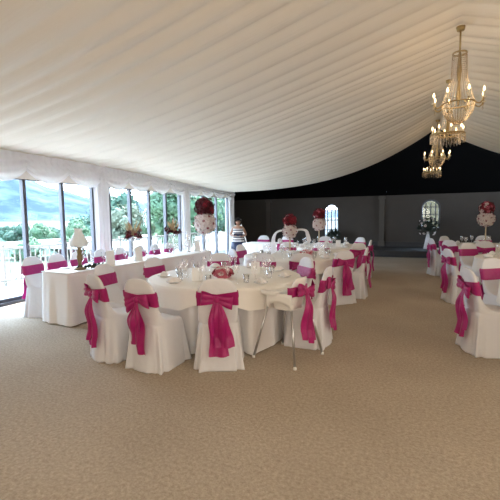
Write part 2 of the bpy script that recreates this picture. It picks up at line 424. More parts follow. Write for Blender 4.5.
# gathered scalloped pelmet along the top of the glazing
for i, (y0, y1) in enumerate(((2.9, 6.6), (6.6, 10.05), (10.05, 13.45))):
    pm = MB(); ns = 4; sw = (y1-y0)/ns
    def pfn(u, v, y0=y0, y1=y1, sw=sw):
        y = y0+(y1-y0)*u; ph = ((y-y0)/sw) % 1.0; arch = sin(pi*ph)
        zb = 2.43-0.23*arch**0.8; zt = 2.74-0.20*smooth01((y-5)/8.0)
        z = zt+(zb-zt)*v
        x = XW+0.12+0.07*arch*v*v+0.022*sin(v*22+arch*1.2)*(0.25+0.75*v)+0.012*sin(u*170)*(1-v)+0.02*(1-arch)**3*sin(v*9)
        return (x, y, z)
    pm.grid(220, 34, pfn); struct(pm.build('trim_pelmet', VOILE), 'gathered cream swag pelmet above the glazing')

# ------------------------------------------------------------------ outside
mb = MB(); mb.box((XW-2.35, 9.0, -0.20), (4.5, 26, 0.14)); struct(mb.build('terrace_floor', PAVING, smooth=False))
def hill_h(az, d):                                   # height of the land at azimuth (deg left of the building axis) and distance
    zb = -0.9-7.5*smooth01((d-14)/120.0)
    zb += 8.0*smooth01((d-240)/220.0)                # pasture rising on the far side of the valley
    ridge = 88*smooth01((az-35)/30.0)+26 + 10*sin(az*0.35) + 5*sin(az*0.9+1)
    k = smooth01((d-470)/420.0)
    n_ = noise.fractal(Vector((az*0.05, d*0.006, 3.1)), 1.0, 2.0, 4)
    return zb + ridge*k*(1+0.10*n_) + n_*0.8*smooth01((d-40)/100)
rows = [12.2, 16, 22, 30, 42, 60, 85, 120, 160, 205, 250, 300, 350, 400, 440, 480, 520, 570, 630, 700, 780, 860, 950, 1100]
AZ = [float(a) for a in range(-6, 131, 2)]
def land(name, r0_, r1_, m, label):
    mb = MB(); rs = [d for d in rows if r0_ <= d <= r1_]
    mb.grid(len(AZ), len(rs), lambda u, v: (lambda az, d: (-d*sin(radians(az)) if True else 0, d*cos(radians(az)), hill_h(az, d)))(AZ[int(round(u*(len(AZ)-1)))], rs[int(round(v*(len(rs)-1)))]))
    # the building stands on the near edge: keep only land beyond the terrace
    keep = [i for i, f in enumerate(mb.f) if all(mb.v[k][0] < -10.6 or mb.v[k][1] > 24 for k in f)]
    mb.f = [mb.f[i] for i in keep]; mb.mi = [0]*len(keep)
    return struct(mb.build(name, m), label)
land('ground_garden', 12, 60, GRASSM, 'pale garden grass below the terrace')
land('ground_valley', 60, 300, VALLEYM, 'wooded valley floor')
land('field', 300, 480, FIELDM, 'pale pasture across the valley')
land('hills', 480, 1100, HILLM, 'wooded hills tinted hazy blue-green')
# terrace railing: rails, posts and balusters
XF = -9.45
ry0, ry1 = 4.0, 17.6
rail = thing('terrace_railing', 'cream baluster railing along the terrace edge outside the windows', 'railing', (XF, 2.0, -0.13))
for nm, z, hh in (('top_rail', 0.93, 0.06), ('bottom_rail', 0.12, 0.05)):
    m = MB(); m.box((0, (ry1-ry0)/2-0.5, z), (0.07, ry1-ry0, hh)); m.build(nm, RAIL, rail, smooth=False)
post_m = None; bal_m = None
yy = ry0-2.0; k = 0
while yy < ry1-2.0:
    if k % 14 == 0:
        if post_m is None:
            m = MB(); m.box((0, 0, 0.5), (0.06, 0.06, 1.0)); m.box((0, 0, 1.02), (0.08, 0.08, 0.04)); post_m = m.mesh('post', RAIL, False)
        o = bpy.data.objects.new('post', post_m)
    elif k < 100 or True:
        if bal_m is None:
            m = MB(); m.lathe([(0.017, 0.12), (0.017, 0.3), (0.026, 0.5), (0.017, 0.7), (0.017, 0.92)], n=6); bal_m = m.mesh('baluster', RAIL)
        o = bpy.data.objects.new('baluster', bal_m)
    C.objects.link(o); o.parent = rail; o.location = (0, yy, 0)
    yy += 0.145; k += 1

# trees
def tree_mesh(seed, h, wd, trunk_h, nblob, nleaf, m, leaf=0.28, tall=1.0):
    r = random.Random(seed); crown = MB()
    blobs = []
    for k in range(nblob):
        a = r.uniform(0, 2*pi); rr = wd*0.5*sqrt(r.random())*0.8; z = trunk_h*0.8+(h-trunk_h)*(0.12+0.75*r.random())
        edge = 1-abs((z-trunk_h)/(h-trunk_h)-0.42)*0.9
        blobs.append((rr*edge*cos(a), rr*edge*sin(a), z, wd*r.uniform(0.15, 0.25)))
    for bx, by, bz, br in blobs:
        crown.ball((bx, by, bz), br*0.8, 8, 6, 0.9, 0.15, r)
        for q in range(nleaf):
            d = Vector((r.gauss(0, 1), r.gauss(0, 1), r.gauss(0, 1))).normalized()
            p = Vector((bx, by, bz)) + d*br*r.uniform(0.75, 1.15)
            t = d.orthogonal().normalized(); t = Matrix.Rotation(r.uniform(0, 6.3), 3, d) @ t; bt = d.cross(t)
            t = (t + d*r.uniform(-0.7, 0.7)).normalized(); s_ = leaf*r.uniform(0.6, 1.3)
            crown.add([p-t*s_, p+bt*s_*0.5, p+t*s_, p-bt*s_*0.5], [(0, 1, 2, 3)])
    trunk = MB(); trunk.tube([(0, 0, -0.6), (0.05*wd*0.3, 0, trunk_h*0.6), (0, 0.03*wd, trunk_h*1.4)], [0.05*wd, 0.038*wd, 0.02*wd], 8)
    for k in range(4):
        bx, by, bz, br = blobs[k]; trunk.tube([(0, 0.02*wd, trunk_h*1.1), (bx*0.5, by*0.5, (bz+trunk_h)/2), (bx, by, bz)], [0.02*wd, 0.014*wd, 0.008*wd], 6)
    return crown.mesh('crown', m, False), trunk.mesh('trunk', BARK)
KINDS = {'round': tree_mesh(1, 8, 6.5, 2.0, 22, 130, TREE_A), 'fresh': tree_mesh(2, 7, 6.0, 1.6, 20, 130, TREE_B),
         'tall': tree_mesh(5, 11, 5.2, 2.0, 26, 130, TREE_B, 0.26), 'pale': tree_mesh(7, 4.5, 4.4, 1.0, 16, 120, TREE_C, 0.2),
         'bush': tree_mesh(9, 3.0, 4.2, 0.5, 16, 110, TREE_B, 0.2)}
def px_dir(x):                                       # azimuth of an image column, used to plan where the trees stand
    d = fwd*375.0 + rgt*(x-250); return atan2(-d.x, d.y)
TREES = [  # image column, distance, kind, scale, label
    (8, 190, 'round', 1.0, 'lone dark tree standing in the pale pasture seen through the first pane'),
    (20, 75, 'round', 0.75, 'rounded dark tree in the valley left of the first window post'),
    (44, 66, 'fresh', 0.75, 'light green tree in the valley between the first two window posts'),
    (58, 90, 'round', 0.8, 'small dark valley tree right behind the second window post'),
    (76, 58, 'fresh', 0.72, 'light green valley tree rising above the frosted lamp'),
    (90, 70, 'round', 0.85, 'dark valley tree next to the first draped column'),
    (117, 40, 'round', 0.78, 'rounded dark tree past the first draped column'),
    (128, 33, 'pale', 0.95, 'pale blossoming shrub behind the first feather vase'),
    (142, 44, 'fresh', 0.62, 'light green tree behind the first feather vase'),
    (157, 62, 'round', 0.8, 'dark tree between the two feather vases'),
    (174, 22, 'tall', 0.50, 'tall light green tree behind the second feather vase'),
    (186, 29, 'fresh', 0.85, 'light green tree behind the second draped column'),
    (197, 37, 'tall', 0.8, 'tall tree behind the silver candle holder'),
    (211, 45, 'round', 1.1, 'dark tree behind the burgundy and white flower ball'),
    (224, 54, 'fresh', 1.3, 'light green tree behind the woman in the last panes'),
    (30, 30, 'bush', 0.55, 'low bush below the railing beside the first window post'),
    (72, 32, 'bush', 0.6, 'low bush below the railing near the frosted lamp'),
]
for (x, d, kd, sc_, lab) in TREES:
    a = px_dir(x); X, Y = -d*sin(a), d*cos(a)
    t = thing('tree', lab, 'tree' if kd != 'bush' else 'bush', (X, Y, hill_h(math.degrees(a), d)-0.1), x*0.7, 'trees beyond the terrace')
    if kd in ('bush', 'pale'): t.name = 'shrub'
    t.scale = (sc_,)*3
    for nm, me in zip(('crown', 'trunk'), KINDS[kd]):
        o = bpy.data.objects.new(nm, me); C.objects.link(o); o.parent = t
# clipped topiary in a pot on the terrace
t = thing('topiary', 'clipped green ball topiary in a pot out on the terrace', 'plant', (-8.35, 10.3, -0.13))
m = MB(); m.lathe([(0.15, 0), (0.2, 0.3), (0.22, 0.32), (0.22, 0.36), (0.17, 0.36)], n=16); m.build('pot', RAIL, t)
m = MB(); m.tube([(0, 0, 0.3), (0.01, 0, 0.7), (0, 0, 1.1)], 0.025, 8); m.build('stem', BARK, t)
m = MB(); r = random.Random(4); m.ball((0, 0, 1.32), 0.22, 14, 10, 1.0, 0.05, r)
for q in range(500):
    d = Vector((r.gauss(0, 1), r.gauss(0, 1), r.gauss(0, 1))).normalized(); p = Vector((0, 0, 1.32))+d*0.235*r.uniform(0.9, 1.1)
    tt = d.orthogonal().normalized(); bt = d.cross(tt); s_ = 0.03; tt = (tt+d*r.uniform(-.6, .6)).normalized()
    m.add([p-tt*s_, p+bt*s_*0.5, p+tt*s_, p-bt*s_*0.5], [(0, 1, 2, 3)])
m.build('foliage', TREE_B, t, smooth=False)
# walls added outside to dim and tint the arched windows, and paved ground
mb = MB(); mb.box((1.1, 22.5, 1.5), (3.4, 0.3, 4.0)); struct(mb.build('wall_window_backing', CREAM_OUT, smooth=False))
mb = MB(); mb.box((-5.2, 23.5, 0.6), (4.4, 0.3, 1.6)); struct(mb.build('wall_window_backing_low', PAVING, smooth=False))
mb = MB(); mb.box((0, 29, -0.3), (60, 23, 0.2)); struct(mb.build('ground_courtyard', PAVING, smooth=False))

# ------------------------------------------------------------------ chairs
def cover_mesh(seed):
    r = random.Random(seed); N = 72; mb = MB(); rings = []
    ph = [r.uniform(0, 6.28) for _ in range(4)]
    def fold(t, k):                                   # hanging folds, stronger towards the hem
        return k*(0.5*sin(9*t+ph[0])+0.35*sin(14*t+ph[1])+0.3*sin(5*t+ph[2]))
    for z in (0.0, 0.02, 0.10, 0.20, 0.30, 0.38, 0.43, 0.455):
        k = 1-z/0.46
        hx, hy = 0.201+0.047*k, 0.222+0.035*k
        cy = 0.185
        pts = []
        for (x, y, t) in srect(hx, hy, N, 5.0):
            f = 1+fold(t, 0.125*k**0.75)
            pts.append((x*f, cy+y*f, z + 0.006*sin(7*t+ph[3])*(z < 0.01)))
        rings.append(pts)
    # seat top, then over to the back
    for z, hx, hy, cy in ((0.468, 0.200, 0.212, 0.183), (0.474, 0.200, 0.165, 0.138), (0.485, 0.200, 0.115, 0.088), (0.505, 0.20, 0.078, 0.050),
                          (0.55, 0.198, 0.052, 0.020), (0.62, 0.197, 0.032, -0.010), (0.66, 0.197, 0.031, -0.018), (0.72, 0.198, 0.031, -0.030)):
        rings.append([(x, cy+y, z+(0.004*sin(9*t+ph[1]) if z < 0.5 else 0)) for (x, y, t) in srect(hx, hy, N, 4.0)])
    for k in range(1, 11):
        a = k/10*pi/2; z = 0.74+0.19*sin(a); hx = max(0.199*cos(a)**0.62, 0.012); hy = max(0.031*cos(a)**0.5, 0.006)
        rings.append([(x, -0.034-0.036*sin(a)+y, z) for (x, y, t) in srect(hx, hy, N, 3.0)])
    mb.loft(rings, True, True, True)
    return mb.mesh('chair_cover', COVER)
def band_mesh(z0=0.655, z1=0.80, seed=0):
    r = random.Random(seed); N = 56; mb = MB(); rings = []
    for j in range(9):
        v = j/8; z = z0+(z1-z0)*v; cy = -0.018-(z-0.66)*0.2
        hx = 0.206 if z < 0.74 else 0.206*max(0.5, cos(math.asin(min(1, (z-0.74)/0.19))))**0.62+0.004
        pts = []
        for (x, y, t) in srect(hx, 0.040, N, 4.0):
            g = 0.0035*sin(v*16+2*sin(t*2)+seed)
            gather = 1.0 if y > 0 else 1-0.35*(1-abs(x)/hx)           # gathers into the knot behind
            zc = (z0+z1)/2; pts.append((x, cy+y+math.copysign(g, y), zc+(z-zc)*gather))
        rings.append(pts)
    mb.loft(rings, True); return mb.mesh('sash', SATIN)
def bow_loop_mesh(side, seed):
    r = random.Random(seed); mb = MB(); NU, NV = 22, 9; drop = r.uniform(-0.02, 0.03); ln = r.uniform(0.125, 0.15)
    def fn(u, v):
        a = u*2*pi; out = (1-cos(a))/2                                 # 0 at the knot, 1 at the tip of the loop
        x = side*(0.012+ln*out); yy = -0.020-0.030*sin(a)*(0.4+out*0.6)-0.014
        hw = 0.022+0.046*out**0.7
        z = (v-0.5)*2*hw - drop*out*1.2 + 0.006*sin(v*12+u*6+seed)
        return (x, yy+0.006*sin(v*14+a), z)
    mb.grid(NU, NV, fn); return mb.mesh('bow_loop', SATIN)
def knot_mesh():
    mb = MB(); mb.ball((0, -0.03, 0), 0.034, 12, 8, 1.1); return mb.mesh('knot', SATIN)
def tail_mesh(side, length, lean, seed):
    r = random.Random(seed); mb = MB(); p1, p2 = r.uniform(0, 6), r.uniform(0, 6); w1 = r.uniform(0.055, 0.07)
    def fn(u, v):
        zz = -v*length; hw = 0.020+w1*smooth01(v*2.2)
        x = side*0.012+lean*v + (u-0.5)*2*hw*(1-0.15*sin(v*7+p1))
        y = -0.035-0.02*sin(pi*min(1, v*1.3)) - 0.016*sin((u-0.5)*9+p1+v*2)*smooth01(v*3) - 0.010*sin(v*9+p2) - 0.03*v
        return (x, y, zz + (0.03*abs(u-0.5) if v > 0.97 else 0))
    mb.grid(11, 26, fn); return mb.mesh('sash_tail', SATIN)
COVERS = [cover_mesh(s_) for s_ in (11, 12, 13, 14)]
BANDS = [band_mesh(seed=s_) for s_ in (0, 1)]
LOOPS = [(bow_loop_mesh(-1, s_), bow_loop_mesh(1, s_+50)) for s_ in (1, 2, 3)]
KNOT = knot_mesh()
TAILS = [(tail_mesh(-1, 0.50, -0.03, 1), tail_mesh(1, 0.56, 0.05, 2)), (tail_mesh(-1, 0.44, 0.0, 3), tail_mesh(1, 0.53, 0.06, 4)), (tail_mesh(-1, 0.56, 0.03, 5), tail_mesh(1, 0.47, 0.07, 6))]
for tl in TAILS:
    pass
def bow(parent, kv, loc, tilt=0.0, sc=1.0):
    def child(nm, me):
        o = bpy.data.objects.new(nm, me); C.objects.link(o); o.parent = parent; o.location = loc; o.rotation_euler = (0, tilt, 0); o.scale = (sc,)*3; return o
    child('bow_loop', LOOPS[kv][0]); child('bow_loop', LOOPS[kv][1]); child('knot', KNOT)
    for tm in TAILS[kv]:
        o = child('sash_tail', tm); o.rotation_euler = (0, 0, 0)
CHAIR_GROUP = 'white-covered banquet chairs with magenta sashes'
nchair = 0
def chair(x, y, az, label, kv=None, tilt=None):
    global nchair
    nchair += 1; r = random.Random(nchair*17)
    kv = r.randrange(3) if kv is None else kv
    t = thing('banquet_chair', label, 'chair', (x, y, 0), -radians(az), CHAIR_GROUP)
    o = bpy.data.objects.new('chair_cover', COVERS[nchair % 4]); C.objects.link(o); o.parent = t
    s_ = bpy.data.objects.new('sash', BANDS[nchair % 2]); C.objects.link(s_); s_.parent = t
    bow(s_, kv, (r.uniform(-0.015, 0.02), -0.060, 0.725), r.uniform(-0.2, 0.2) if tilt is None else tilt)
    return t
def az_to(p, c): return math.degrees(atan2(c[0]-p[0], c[1]-p[1]))

T1, T2, T3 = (-2.30, 4.35), (-2.22, 7.2), (-2.2, 9.75)
R1, R2, R3 = (1.88, 4.95), (1.95, 7.85), (1.6, 10.95)
TBL = {'T1': (T1, 0.97), 'T2': (T2, 1.0), 'T3': (T3, 0.94), 'R1': (R1, 0.98), 'R2': (R2, 0.96), 'R3': (R3, 0.90)}
SEATS = {k: [] for k in TBL}
def seat(tb, x, y, label, az=None, kv=None, tilt=None):
    c = TBL[tb][0]; a = az_to((x, y), c) if az is None else az
    SEATS[tb].append((x, y, a)); chair(x, y, a, label, kv, tilt)
# nearest round table
seat('T1', -3.10, 2.98, 'white chair at left front of the nearest round table, bow hanging at its left side', 20, 0, 0.1)
seat('T1', -2.47, 2.92, 'white chair at the front of the nearest table, seat showing right of its bow', 4, 1, -0.25)
seat('T1', -1.78, 3.20, 'white chair with its bow square to us, in the middle of the nearest table front', -25, 2, 0.1)
seat('T1', -0.99, 4.32, 'white chair seen edge-on right of the steel-legged highchair', None, 0)
seat('T1', -1.48, 5.2, 'white chair with lilac-lit sash facing the windows just behind the highchair', None, 1)
seat('T1', -3.68, 3.67, 'white chair facing right with its seat showing, between head table and nearest round table', 84, 1)
seat('T1', -3.55, 4.52, 'white chair with flat sash band on the window side of the nearest round table', 95, 0)
seat('T1', -2.95, 5.40, 'white chair on the far side of nearest round table, behind its low roses', None, 2)
seat('T1', -2.25, 5.56, 'white chair on the far side of nearest round table, behind the white menu card', None, 0)
# middle round table
seat('T2', -1.70, 5.90, 'white chair with its shaded back to us, behind the lilac-lit chair', -15, 1)
seat('T2', -1.15, 6.48, 'white chair with bow at the right front of the second round table', -42, 2, 0.1)
seat('T2', -0.90, 7.22, 'white chair seen edge-on at the right side of the second round table', -92, 0)
seat('T2', -3.10, 6.30, 'white chair at the window-side front of the second round table', None, 1)
seat('T2', -3.42, 7.30, 'white chair at the window side of the second round table', None, 2)
seat('T2', -2.75, 8.35, 'white chair at the far side of the second round table, towards the windows', None, 0)
seat('T2', -2.0, 8.40, 'white chair at the far side of the second round table, towards the aisle', None, 1)
# far round table
seat('T3', -1.18, 8.42, 'white chair with shaded back and bow in front of the third round table', -40, 1)
seat('T3', -1.08, 9.50, 'white chair edge-on at the aisle side of the third round table', -92, 0)
seat('T3', -1.45, 10.65, 'white chair with pale lit front at the far aisle side of the third round table', None, 2)
seat('T3', -2.45, 10.92, 'white chair at the far side of the third round table', None, 2)
seat('T3', -3.36, 9.70, 'white chair at the window side of the third round table', None, 0)
# right-hand tables
seat('R1', 0.58, 4.74, 'white chair turned sideways at the right frame edge, magenta bow facing the aisle', 74, 2, 0.2)
seat('R1', 0.97, 5.82, 'white chair facing us with flat magenta band, cut by the right frame edge', 140, 1)
seat('R2', 0.56, 7.35, 'white chair edge-on with bow on the aisle, at the second right-hand table', 70, 0)
seat('R2', 1.02, 9.00, 'white chair facing us with flat band behind the second right-hand table', 150, 1)
seat('R3', 0.40, 10.55, 'white chair edge-on with its bow on the aisle at the farthest right-hand table', 72, 1)
seat('R3', 0.74, 9.98, 'white chair with magenta bow turned to us at the farthest right-hand table corner', 40, 2)
seat('R3', 1.38, 9.70, 'white chair with bow, its back square to us before the farthest right-hand table', 5, 0)
seat('R3', 2.05, 9.82, 'white chair right of the square-backed one before the farthest right-hand table', -20, 1)
seat('R3', 0.75, 11.75, 'white chair facing us behind the farthest right-hand table, on its aisle side', None, 1)
seat('R3', 1.70, 12.15, 'white chair facing us directly behind the farthest right-hand table', None, 0)
# head table, along the windows
HX0, HX1, HY0, HY1 = -5.02, -4.37, 3.74, 7.45
for (x, y, lab) in [(-5.58, 4.05, 'white chair at the very end of the head table, full height showing'),
                    (-5.58, 4.50, 'second white chair from the near end of the head table'),
                    (-5.58, 4.95, 'white head-table chair right behind the frosted lamp'),
                    (-5.54, 5.44, 'white head-table chair in front of the first draped column'),
                    (-5.50, 5.93, 'white head-table chair left of the first feather vase'),
                    (-5.46, 6.48, 'white head-table chair right of the first feather vase'),
                    (-5.44, 6.96, 'white head-table chair left of the second feather vase'),
                    (-5.40, 7.45, 'white head-table chair nearest the burgundy flower ball')]:
    chair(x, y, 79, lab)
for (x, lab) in [(-4.5, 'white chair behind the long far table, nearer the woman'), (-3.7, 'white chair behind the long far table, nearer the arched window')]:
    chair(x, 11.15, 180, lab)

# ------------------------------------------------------------------ tables
ORD = {'T1': 'nearest round table', 'T2': 'second round table', 'T3': 'third round table', 'R1': 'right-hand table at the frame edge', 'R2': 'second right-hand table', 'R3': 'farthest right-hand table'}
def tablecloth(key):
    (cx, cy), R = TBL[key]; rel = []
    for (x, y, a) in SEATS[key]:
        # the front edge of the seat, along the facing direction
        fx, fy = sin(radians(a)), cos(radians(a))
        rel.append((x-cx, y-cy, fx, fy))
    def rad(th, z):
        r = R+0.012+0.06*(0.75-z)/0.75+0.018*sin(th*17+cx)*(0.75-z)/0.75+0.012*sin(th*29)*(0.75-z)/0.75
        k = 1-smooth01((z-0.50)/0.2)
        if k <= 0: return r
        lim = r
        for (dx, dy, fx, fy) in rel:                 # stay clear of the seats pushed under the table
            for q in range(60):
                rr = r*(1-q*0.0125)
                px, py = rr*cos(th)-dx, rr*sin(th)-dy
                f = px*fx+py*fy; s_ = abs(px*fy-py*fx)
                if not (-0.12 < f < 0.50 and s_ < 0.30): break
                if s_ < 0.27: lim = min(lim, rr-0.012)
        return r+(lim-r)*k
    NT = 180; mb = MB(); zs = [0.748, 0.74, 0.70, 0.65, 0.60, 0.55, 0.50, 0.42, 0.32, 0.2, 0.1, 0.012]
    prof = []
    for z in zs:
        row = [rad(2*pi*k/NT, z) for k in range(NT)]
        for _ in range(2): row = [min(row[k], (row[k-1]+row[k]*2+row[(k+1) % NT])/4) for k in range(NT)]
        prof.append(row)
    rings = [[(0.3*R*cos(2*pi*k/NT), 0.3*R*sin(2*pi*k/NT), 0.75) for k in range(NT)], [((R-0.01)*cos(2*pi*k/NT), (R-0.01)*sin(2*pi*k/NT), 0.75) for k in range(NT)]]
    for z, row in zip(zs, prof): rings.append([(row[k]*cos(2*pi*k/NT), row[k]*sin(2*pi*k/NT), z) for k in range(NT)])
    mb.loft(rings, True, True, False)
    o = mb.build('tablecloth', CLOTH, loc=(cx, cy, 0))
    tag(o, 'white floor-length cloth over the '+ORD[key], 'tablecloth', 'round tablecloths')
    # square overcloth with hanging points
    mb = MB(); a0 = radians(20)+(0 if key == 'T1' else cx)
    def drop(th):
        c_, s_ = abs(cos(th-a0)), abs(sin(th-a0)); return min(0.235, (R+0.17)/max(c_, s_)-R-0.02)
    rings = [[(0.2*R*cos(2*pi*k/NT), 0.2*R*sin(2*pi*k/NT), 0.7545) for k in range(NT)], [((R-0.005)*cos(2*pi*k/NT), (R-0.005)*sin(2*pi*k/NT), 0.7545) for k in range(NT)]]
    for v in (0.0, 0.15, 0.4, 0.7, 1.0):
        rings.append([(lambda th, d: ((R+0.018+0.022*v+0.008*v*sin(th*19))*cos(th), (R+0.018+0.022*v+0.008*v*sin(th*19))*sin(th), 0.748-d*v))(2*pi*k/NT, drop(2*pi*k/NT)) for k in range(NT)])
    mb.loft(rings, True, True, False)
    o = mb.build('overcloth', OVER, loc=(cx, cy, 0))
    tag(o, 'cream square overcloth laid on the '+ORD[key], 'overcloth', 'square overcloths')
SEATS['T1'].append((-1.06, 3.74, -74))              # the highchair's legs
for k in TBL: tablecloth(k)

def long_cloth(name, x0, x1, y0, y1, label, rz=0, z=0.75):
    cx, cy = (x0+x1)/2, (y0+y1)/2; hx, hy = (x1-x0)/2, (y1-y0)/2; mb = MB(); N = 240; rings = []
    per = []
    for k in range(N):                                # even walk round the rectangle
        s_ = k/N*(4*hx+4*hy)
        if s_ < 2*hy: p = (hx, -hy+s_)
        elif s_ < 2*hy+2*hx: p = (hx-(s_-2*hy), hy)
        elif s_ < 4*hy+2*hx: p = (-hx, hy-(s_-2*hy-2*hx))
        else: p = (-hx+(s_-4*hy-2*hx), -hy)
        per.append((p, s_))
    for zz in (z, z-0.006, z-0.05, z-0.2, z-0.4, z-0.6, 0.015):
        k_ = (z-zz)/z; out = []
        for (p, s_) in per:
            f = 0.01+0.035*k_+k_*(0.016*sin(s_*21)+0.011*sin(s_*34+1))
            if zz == z: f = -0.004
            sxn = (abs(p[0])/hx)**8; syn = (abs(p[1])/hy)**60
            out.append((p[0]+math.copysign(f*sxn, p[0]), p[1]+math.copysign(f*syn, p[1]), zz))
        rings.append(out)
    mb.loft(rings, True, True, False)
    o = mb.build(name, CLOTH, loc=(cx, cy, 0), rz=rz); tag(o, label, 'tablecloth'); return o
# head table cloth: its window side is held in by the chairs' seats
long_cloth('head_tablecloth', HX0+0.09, HX1, HY0, HY1, 'white floor-length cloth over the long head table by the windows', radians(-2.5))
long_cloth('tablecloth', -4.75, -3.3, 10.15, 10.8, 'bluish white cloth over the long table before the end wall')
mbx = MB(); mbx.box((0, 0, 0), (0.60, 3.74, 0.012)); o = bevel(mbx.build('head_overcloth', OVER, loc=(-4.65, (HY0+HY1)/2, 0.757), rz=radians(-2.5), smooth=False), 0.004)
tag(o, 'white top cloth lying along the head table', 'overcloth')

# ------------------------------------------------------------------ tableware
g = MB(); g.lathe([(0.034, 0), (0.033, 0.004), (0.006, 0.010), (0.004, 0.03), (0.004, 0.085), (0.010, 0.095), (0.030, 0.115), (0.040, 0.145), (0.038, 0.175), (0.033, 0.205)], n=14, cap=False)
WINE_ME = g.mesh('wine_glass', WINE)
g = MB(); g.lathe([(0.031, 0), (0.030, 0.004), (0.005, 0.010), (0.004, 0.09), (0.012, 0.10), (0.022, 0.13), (0.026, 0.18), (0.023, 0.235)], n=12, cap=False)
FLUTE_ME = g.mesh('champagne_flute', WINE)
g = MB(); g.lathe([(0.03, 0), (0.031, 0.004), (0.036, 0.10), (0.034, 0.10), (0.029, 0.008)], n=12, cap=True)
TUMB_ME = g.mesh('water_tumbler', WINE)
g = MB(); g.lathe([(0.05, 0), (0.055, 0.004), (0.08, 0.012), (0.085, 0.016), (0.08, 0.016), (0.05, 0.007)], n=20, cap=True)
PLATE_ME = g.mesh('side_plate', CHINA)
g = MB()
def napfn(u, v):
    a = u*2*pi; rr = (0.06*(1-v)**0.5+0.003)*(1+0.25*sin(5*a+v*2)); return (rr*cos(a)*1.3, rr*sin(a)*0.8, 0.016+0.055*v)
g.grid(30, 8, napfn, closed_u=True); NAPKIN_ME = g.mesh('folded_napkin', CLOTH)
g = MB(); g.add([(-0.06, -0.03, 0), (0.06, -0.03, 0), (0.06, 0, 0.16), (-0.06, 0, 0.16), (-0.06, 0.03, 0), (0.06, 0.03, 0)], [(0, 1, 2, 3), (3, 2, 5, 4)])
CARD_ME = g.mesh('menu_card', CARD, False)
def put(me, name, label, cat, group, loc, rz=0):
    o = bpy.data.objects.new(name, me); C.objects.link(o); o.location = loc; o.rotation_euler = (0, 0, rz); tag(o, label, cat, group); return o
ZT_ = 0.7560
for key, n_set in (('T1', 9), ('T2', 9), ('T3', 8), ('R1', 8), ('R2', 8), ('R3', 8)):
    (cx, cy), R = TBL[key]; r = random.Random(sum(map(ord, key)))
    for k in range(n_set):
        a = 2*pi*k/n_set + 0.35
        def P(rr, da): return (cx+rr*cos(a+da), cy+rr*sin(a+da), ZT_)
        put(WINE_ME, 'wine_glass', 'clear stemmed wine glass set on the '+ORD[key], 'wine glass', 'wine glasses on the '+ORD[key], P(R*0.60+r.uniform(-.02, .02), 0.18))
        if key in ('T1', 'T2', 'R2'):
            put(FLUTE_ME, 'champagne_flute', 'slim clear champagne flute on the '+ORD[key], 'champagne flute', 'flutes on the '+ORD[key], P(R*0.53+r.uniform(-.02, .02), 0.02))
        if key in ('T1', 'T2'):
            put(TUMB_ME, 'water_tumbler', 'short straight water tumbler on the '+ORD[key], 'tumbler', 'tumblers on the '+ORD[key], P(R*0.66+r.uniform(-.02, .02), 0.34))
        put(PLATE_ME, 'side_plate', 'small white side plate at a place on the '+ORD[key], 'plate', 'side plates on the '+ORD[key], P(R*0.82, -0.2))
        put(NAPKIN_ME, 'folded_napkin', 'white folded napkin on a side plate on the '+ORD[key], 'napkin', 'napkins on the '+ORD[key], P(R*0.82, -0.2), r.uniform(0, 6))
put(CARD_ME, 'menu_card', 'white tented menu card near the window side of the nearest round table', 'menu card', None, (-2.42, 3.85, ZT_), radians(35))
put(CARD_ME, 'menu_card', 'white tented menu card near the far side of the nearest round table', 'menu card', None, (-1.98, 4.62, ZT_), radians(15))
put(CARD_ME, 'menu_card', 'white tented menu card on the second round table', 'menu card', None, (-1.75, 7.5, ZT_), radians(10))
put(CARD_ME, 'menu_card', 'white tented menu card standing on the third round table', 'menu card', None, (-1.8, 9.5, ZT_), radians(10))
ZH = 0.7635
for k, y in enumerate((4.2, 4.65, 5.15, 5.7, 6.2, 6.7, 7.1)):
    put(WINE_ME, 'wine_glass', 'clear stemmed wine glass set along the head table', 'wine glass', 'wine glasses on the head table', (-4.72, y, ZH))
    put(FLUTE_ME, 'champagne_flute', 'slim clear champagne flute along the head table', 'champagne flute', 'flutes on the head table', (-4.62, y+0.12, ZH))
    put(PLATE_ME, 'side_plate', 'small white side plate along the head table', 'plate', 'side plates on the head table', (-4.90, y-0.14, ZH))
for (y, s) in ((4.62, 'tall white folded card on the head table right of the frosted lamp'), (5.3, 'tall white folded card on the head table beside the first feather vase'), (7.28, 'tall white folded card at the far end of the head table')):
    o = put(CARD_ME, 'table_card', s, 'table card', None, (-4.55, y, ZH), radians(75)); o.scale = (1.15, 1.15, 1.5)

# ------------------------------------------------------------------ flowers
def rose(mb, c, d, rad_, r):
    d = Vector(d).normalized(); t = d.orthogonal().normalized(); bt = d.cross(t); c = Vector(c)
    for ring, (np_, tilt, rr) in enumerate(((3, 0.25, 0.45), (4, 0.6, 0.75), (5, 1.05, 1.0))):
        off = r.uniform(0, 6)
        for k in range(np_):
            a = off+2*pi*k/np_; vs = []
            for j in range(3):
                for i in range(3):
                    aa = a+(i-1)*0.62*(1.5/np_+0.55); h = j/2
                    ro = rad_*rr*(0.35+0.65*h*sin(tilt)/1.0) ; zz = rad_*(0.2+0.75*h*cos(tilt)) - (rad_*0.12 if (i != 1 and j == 2) else 0)
                    vs.append(c + (t*cos(aa)+bt*sin(aa))*ro + d*zz)
            mb.add(vs, [(0, 1, 4, 3), (1, 2, 5, 4), (3, 4, 7, 6), (4, 5, 8, 7)])
def fib(n):
    for k in range(n):
        z = 1-2*(k+0.5)/n; a = k*2.39996; q = sqrt(1-z*z); yield Vector((q*cos(a), q*sin(a), z))
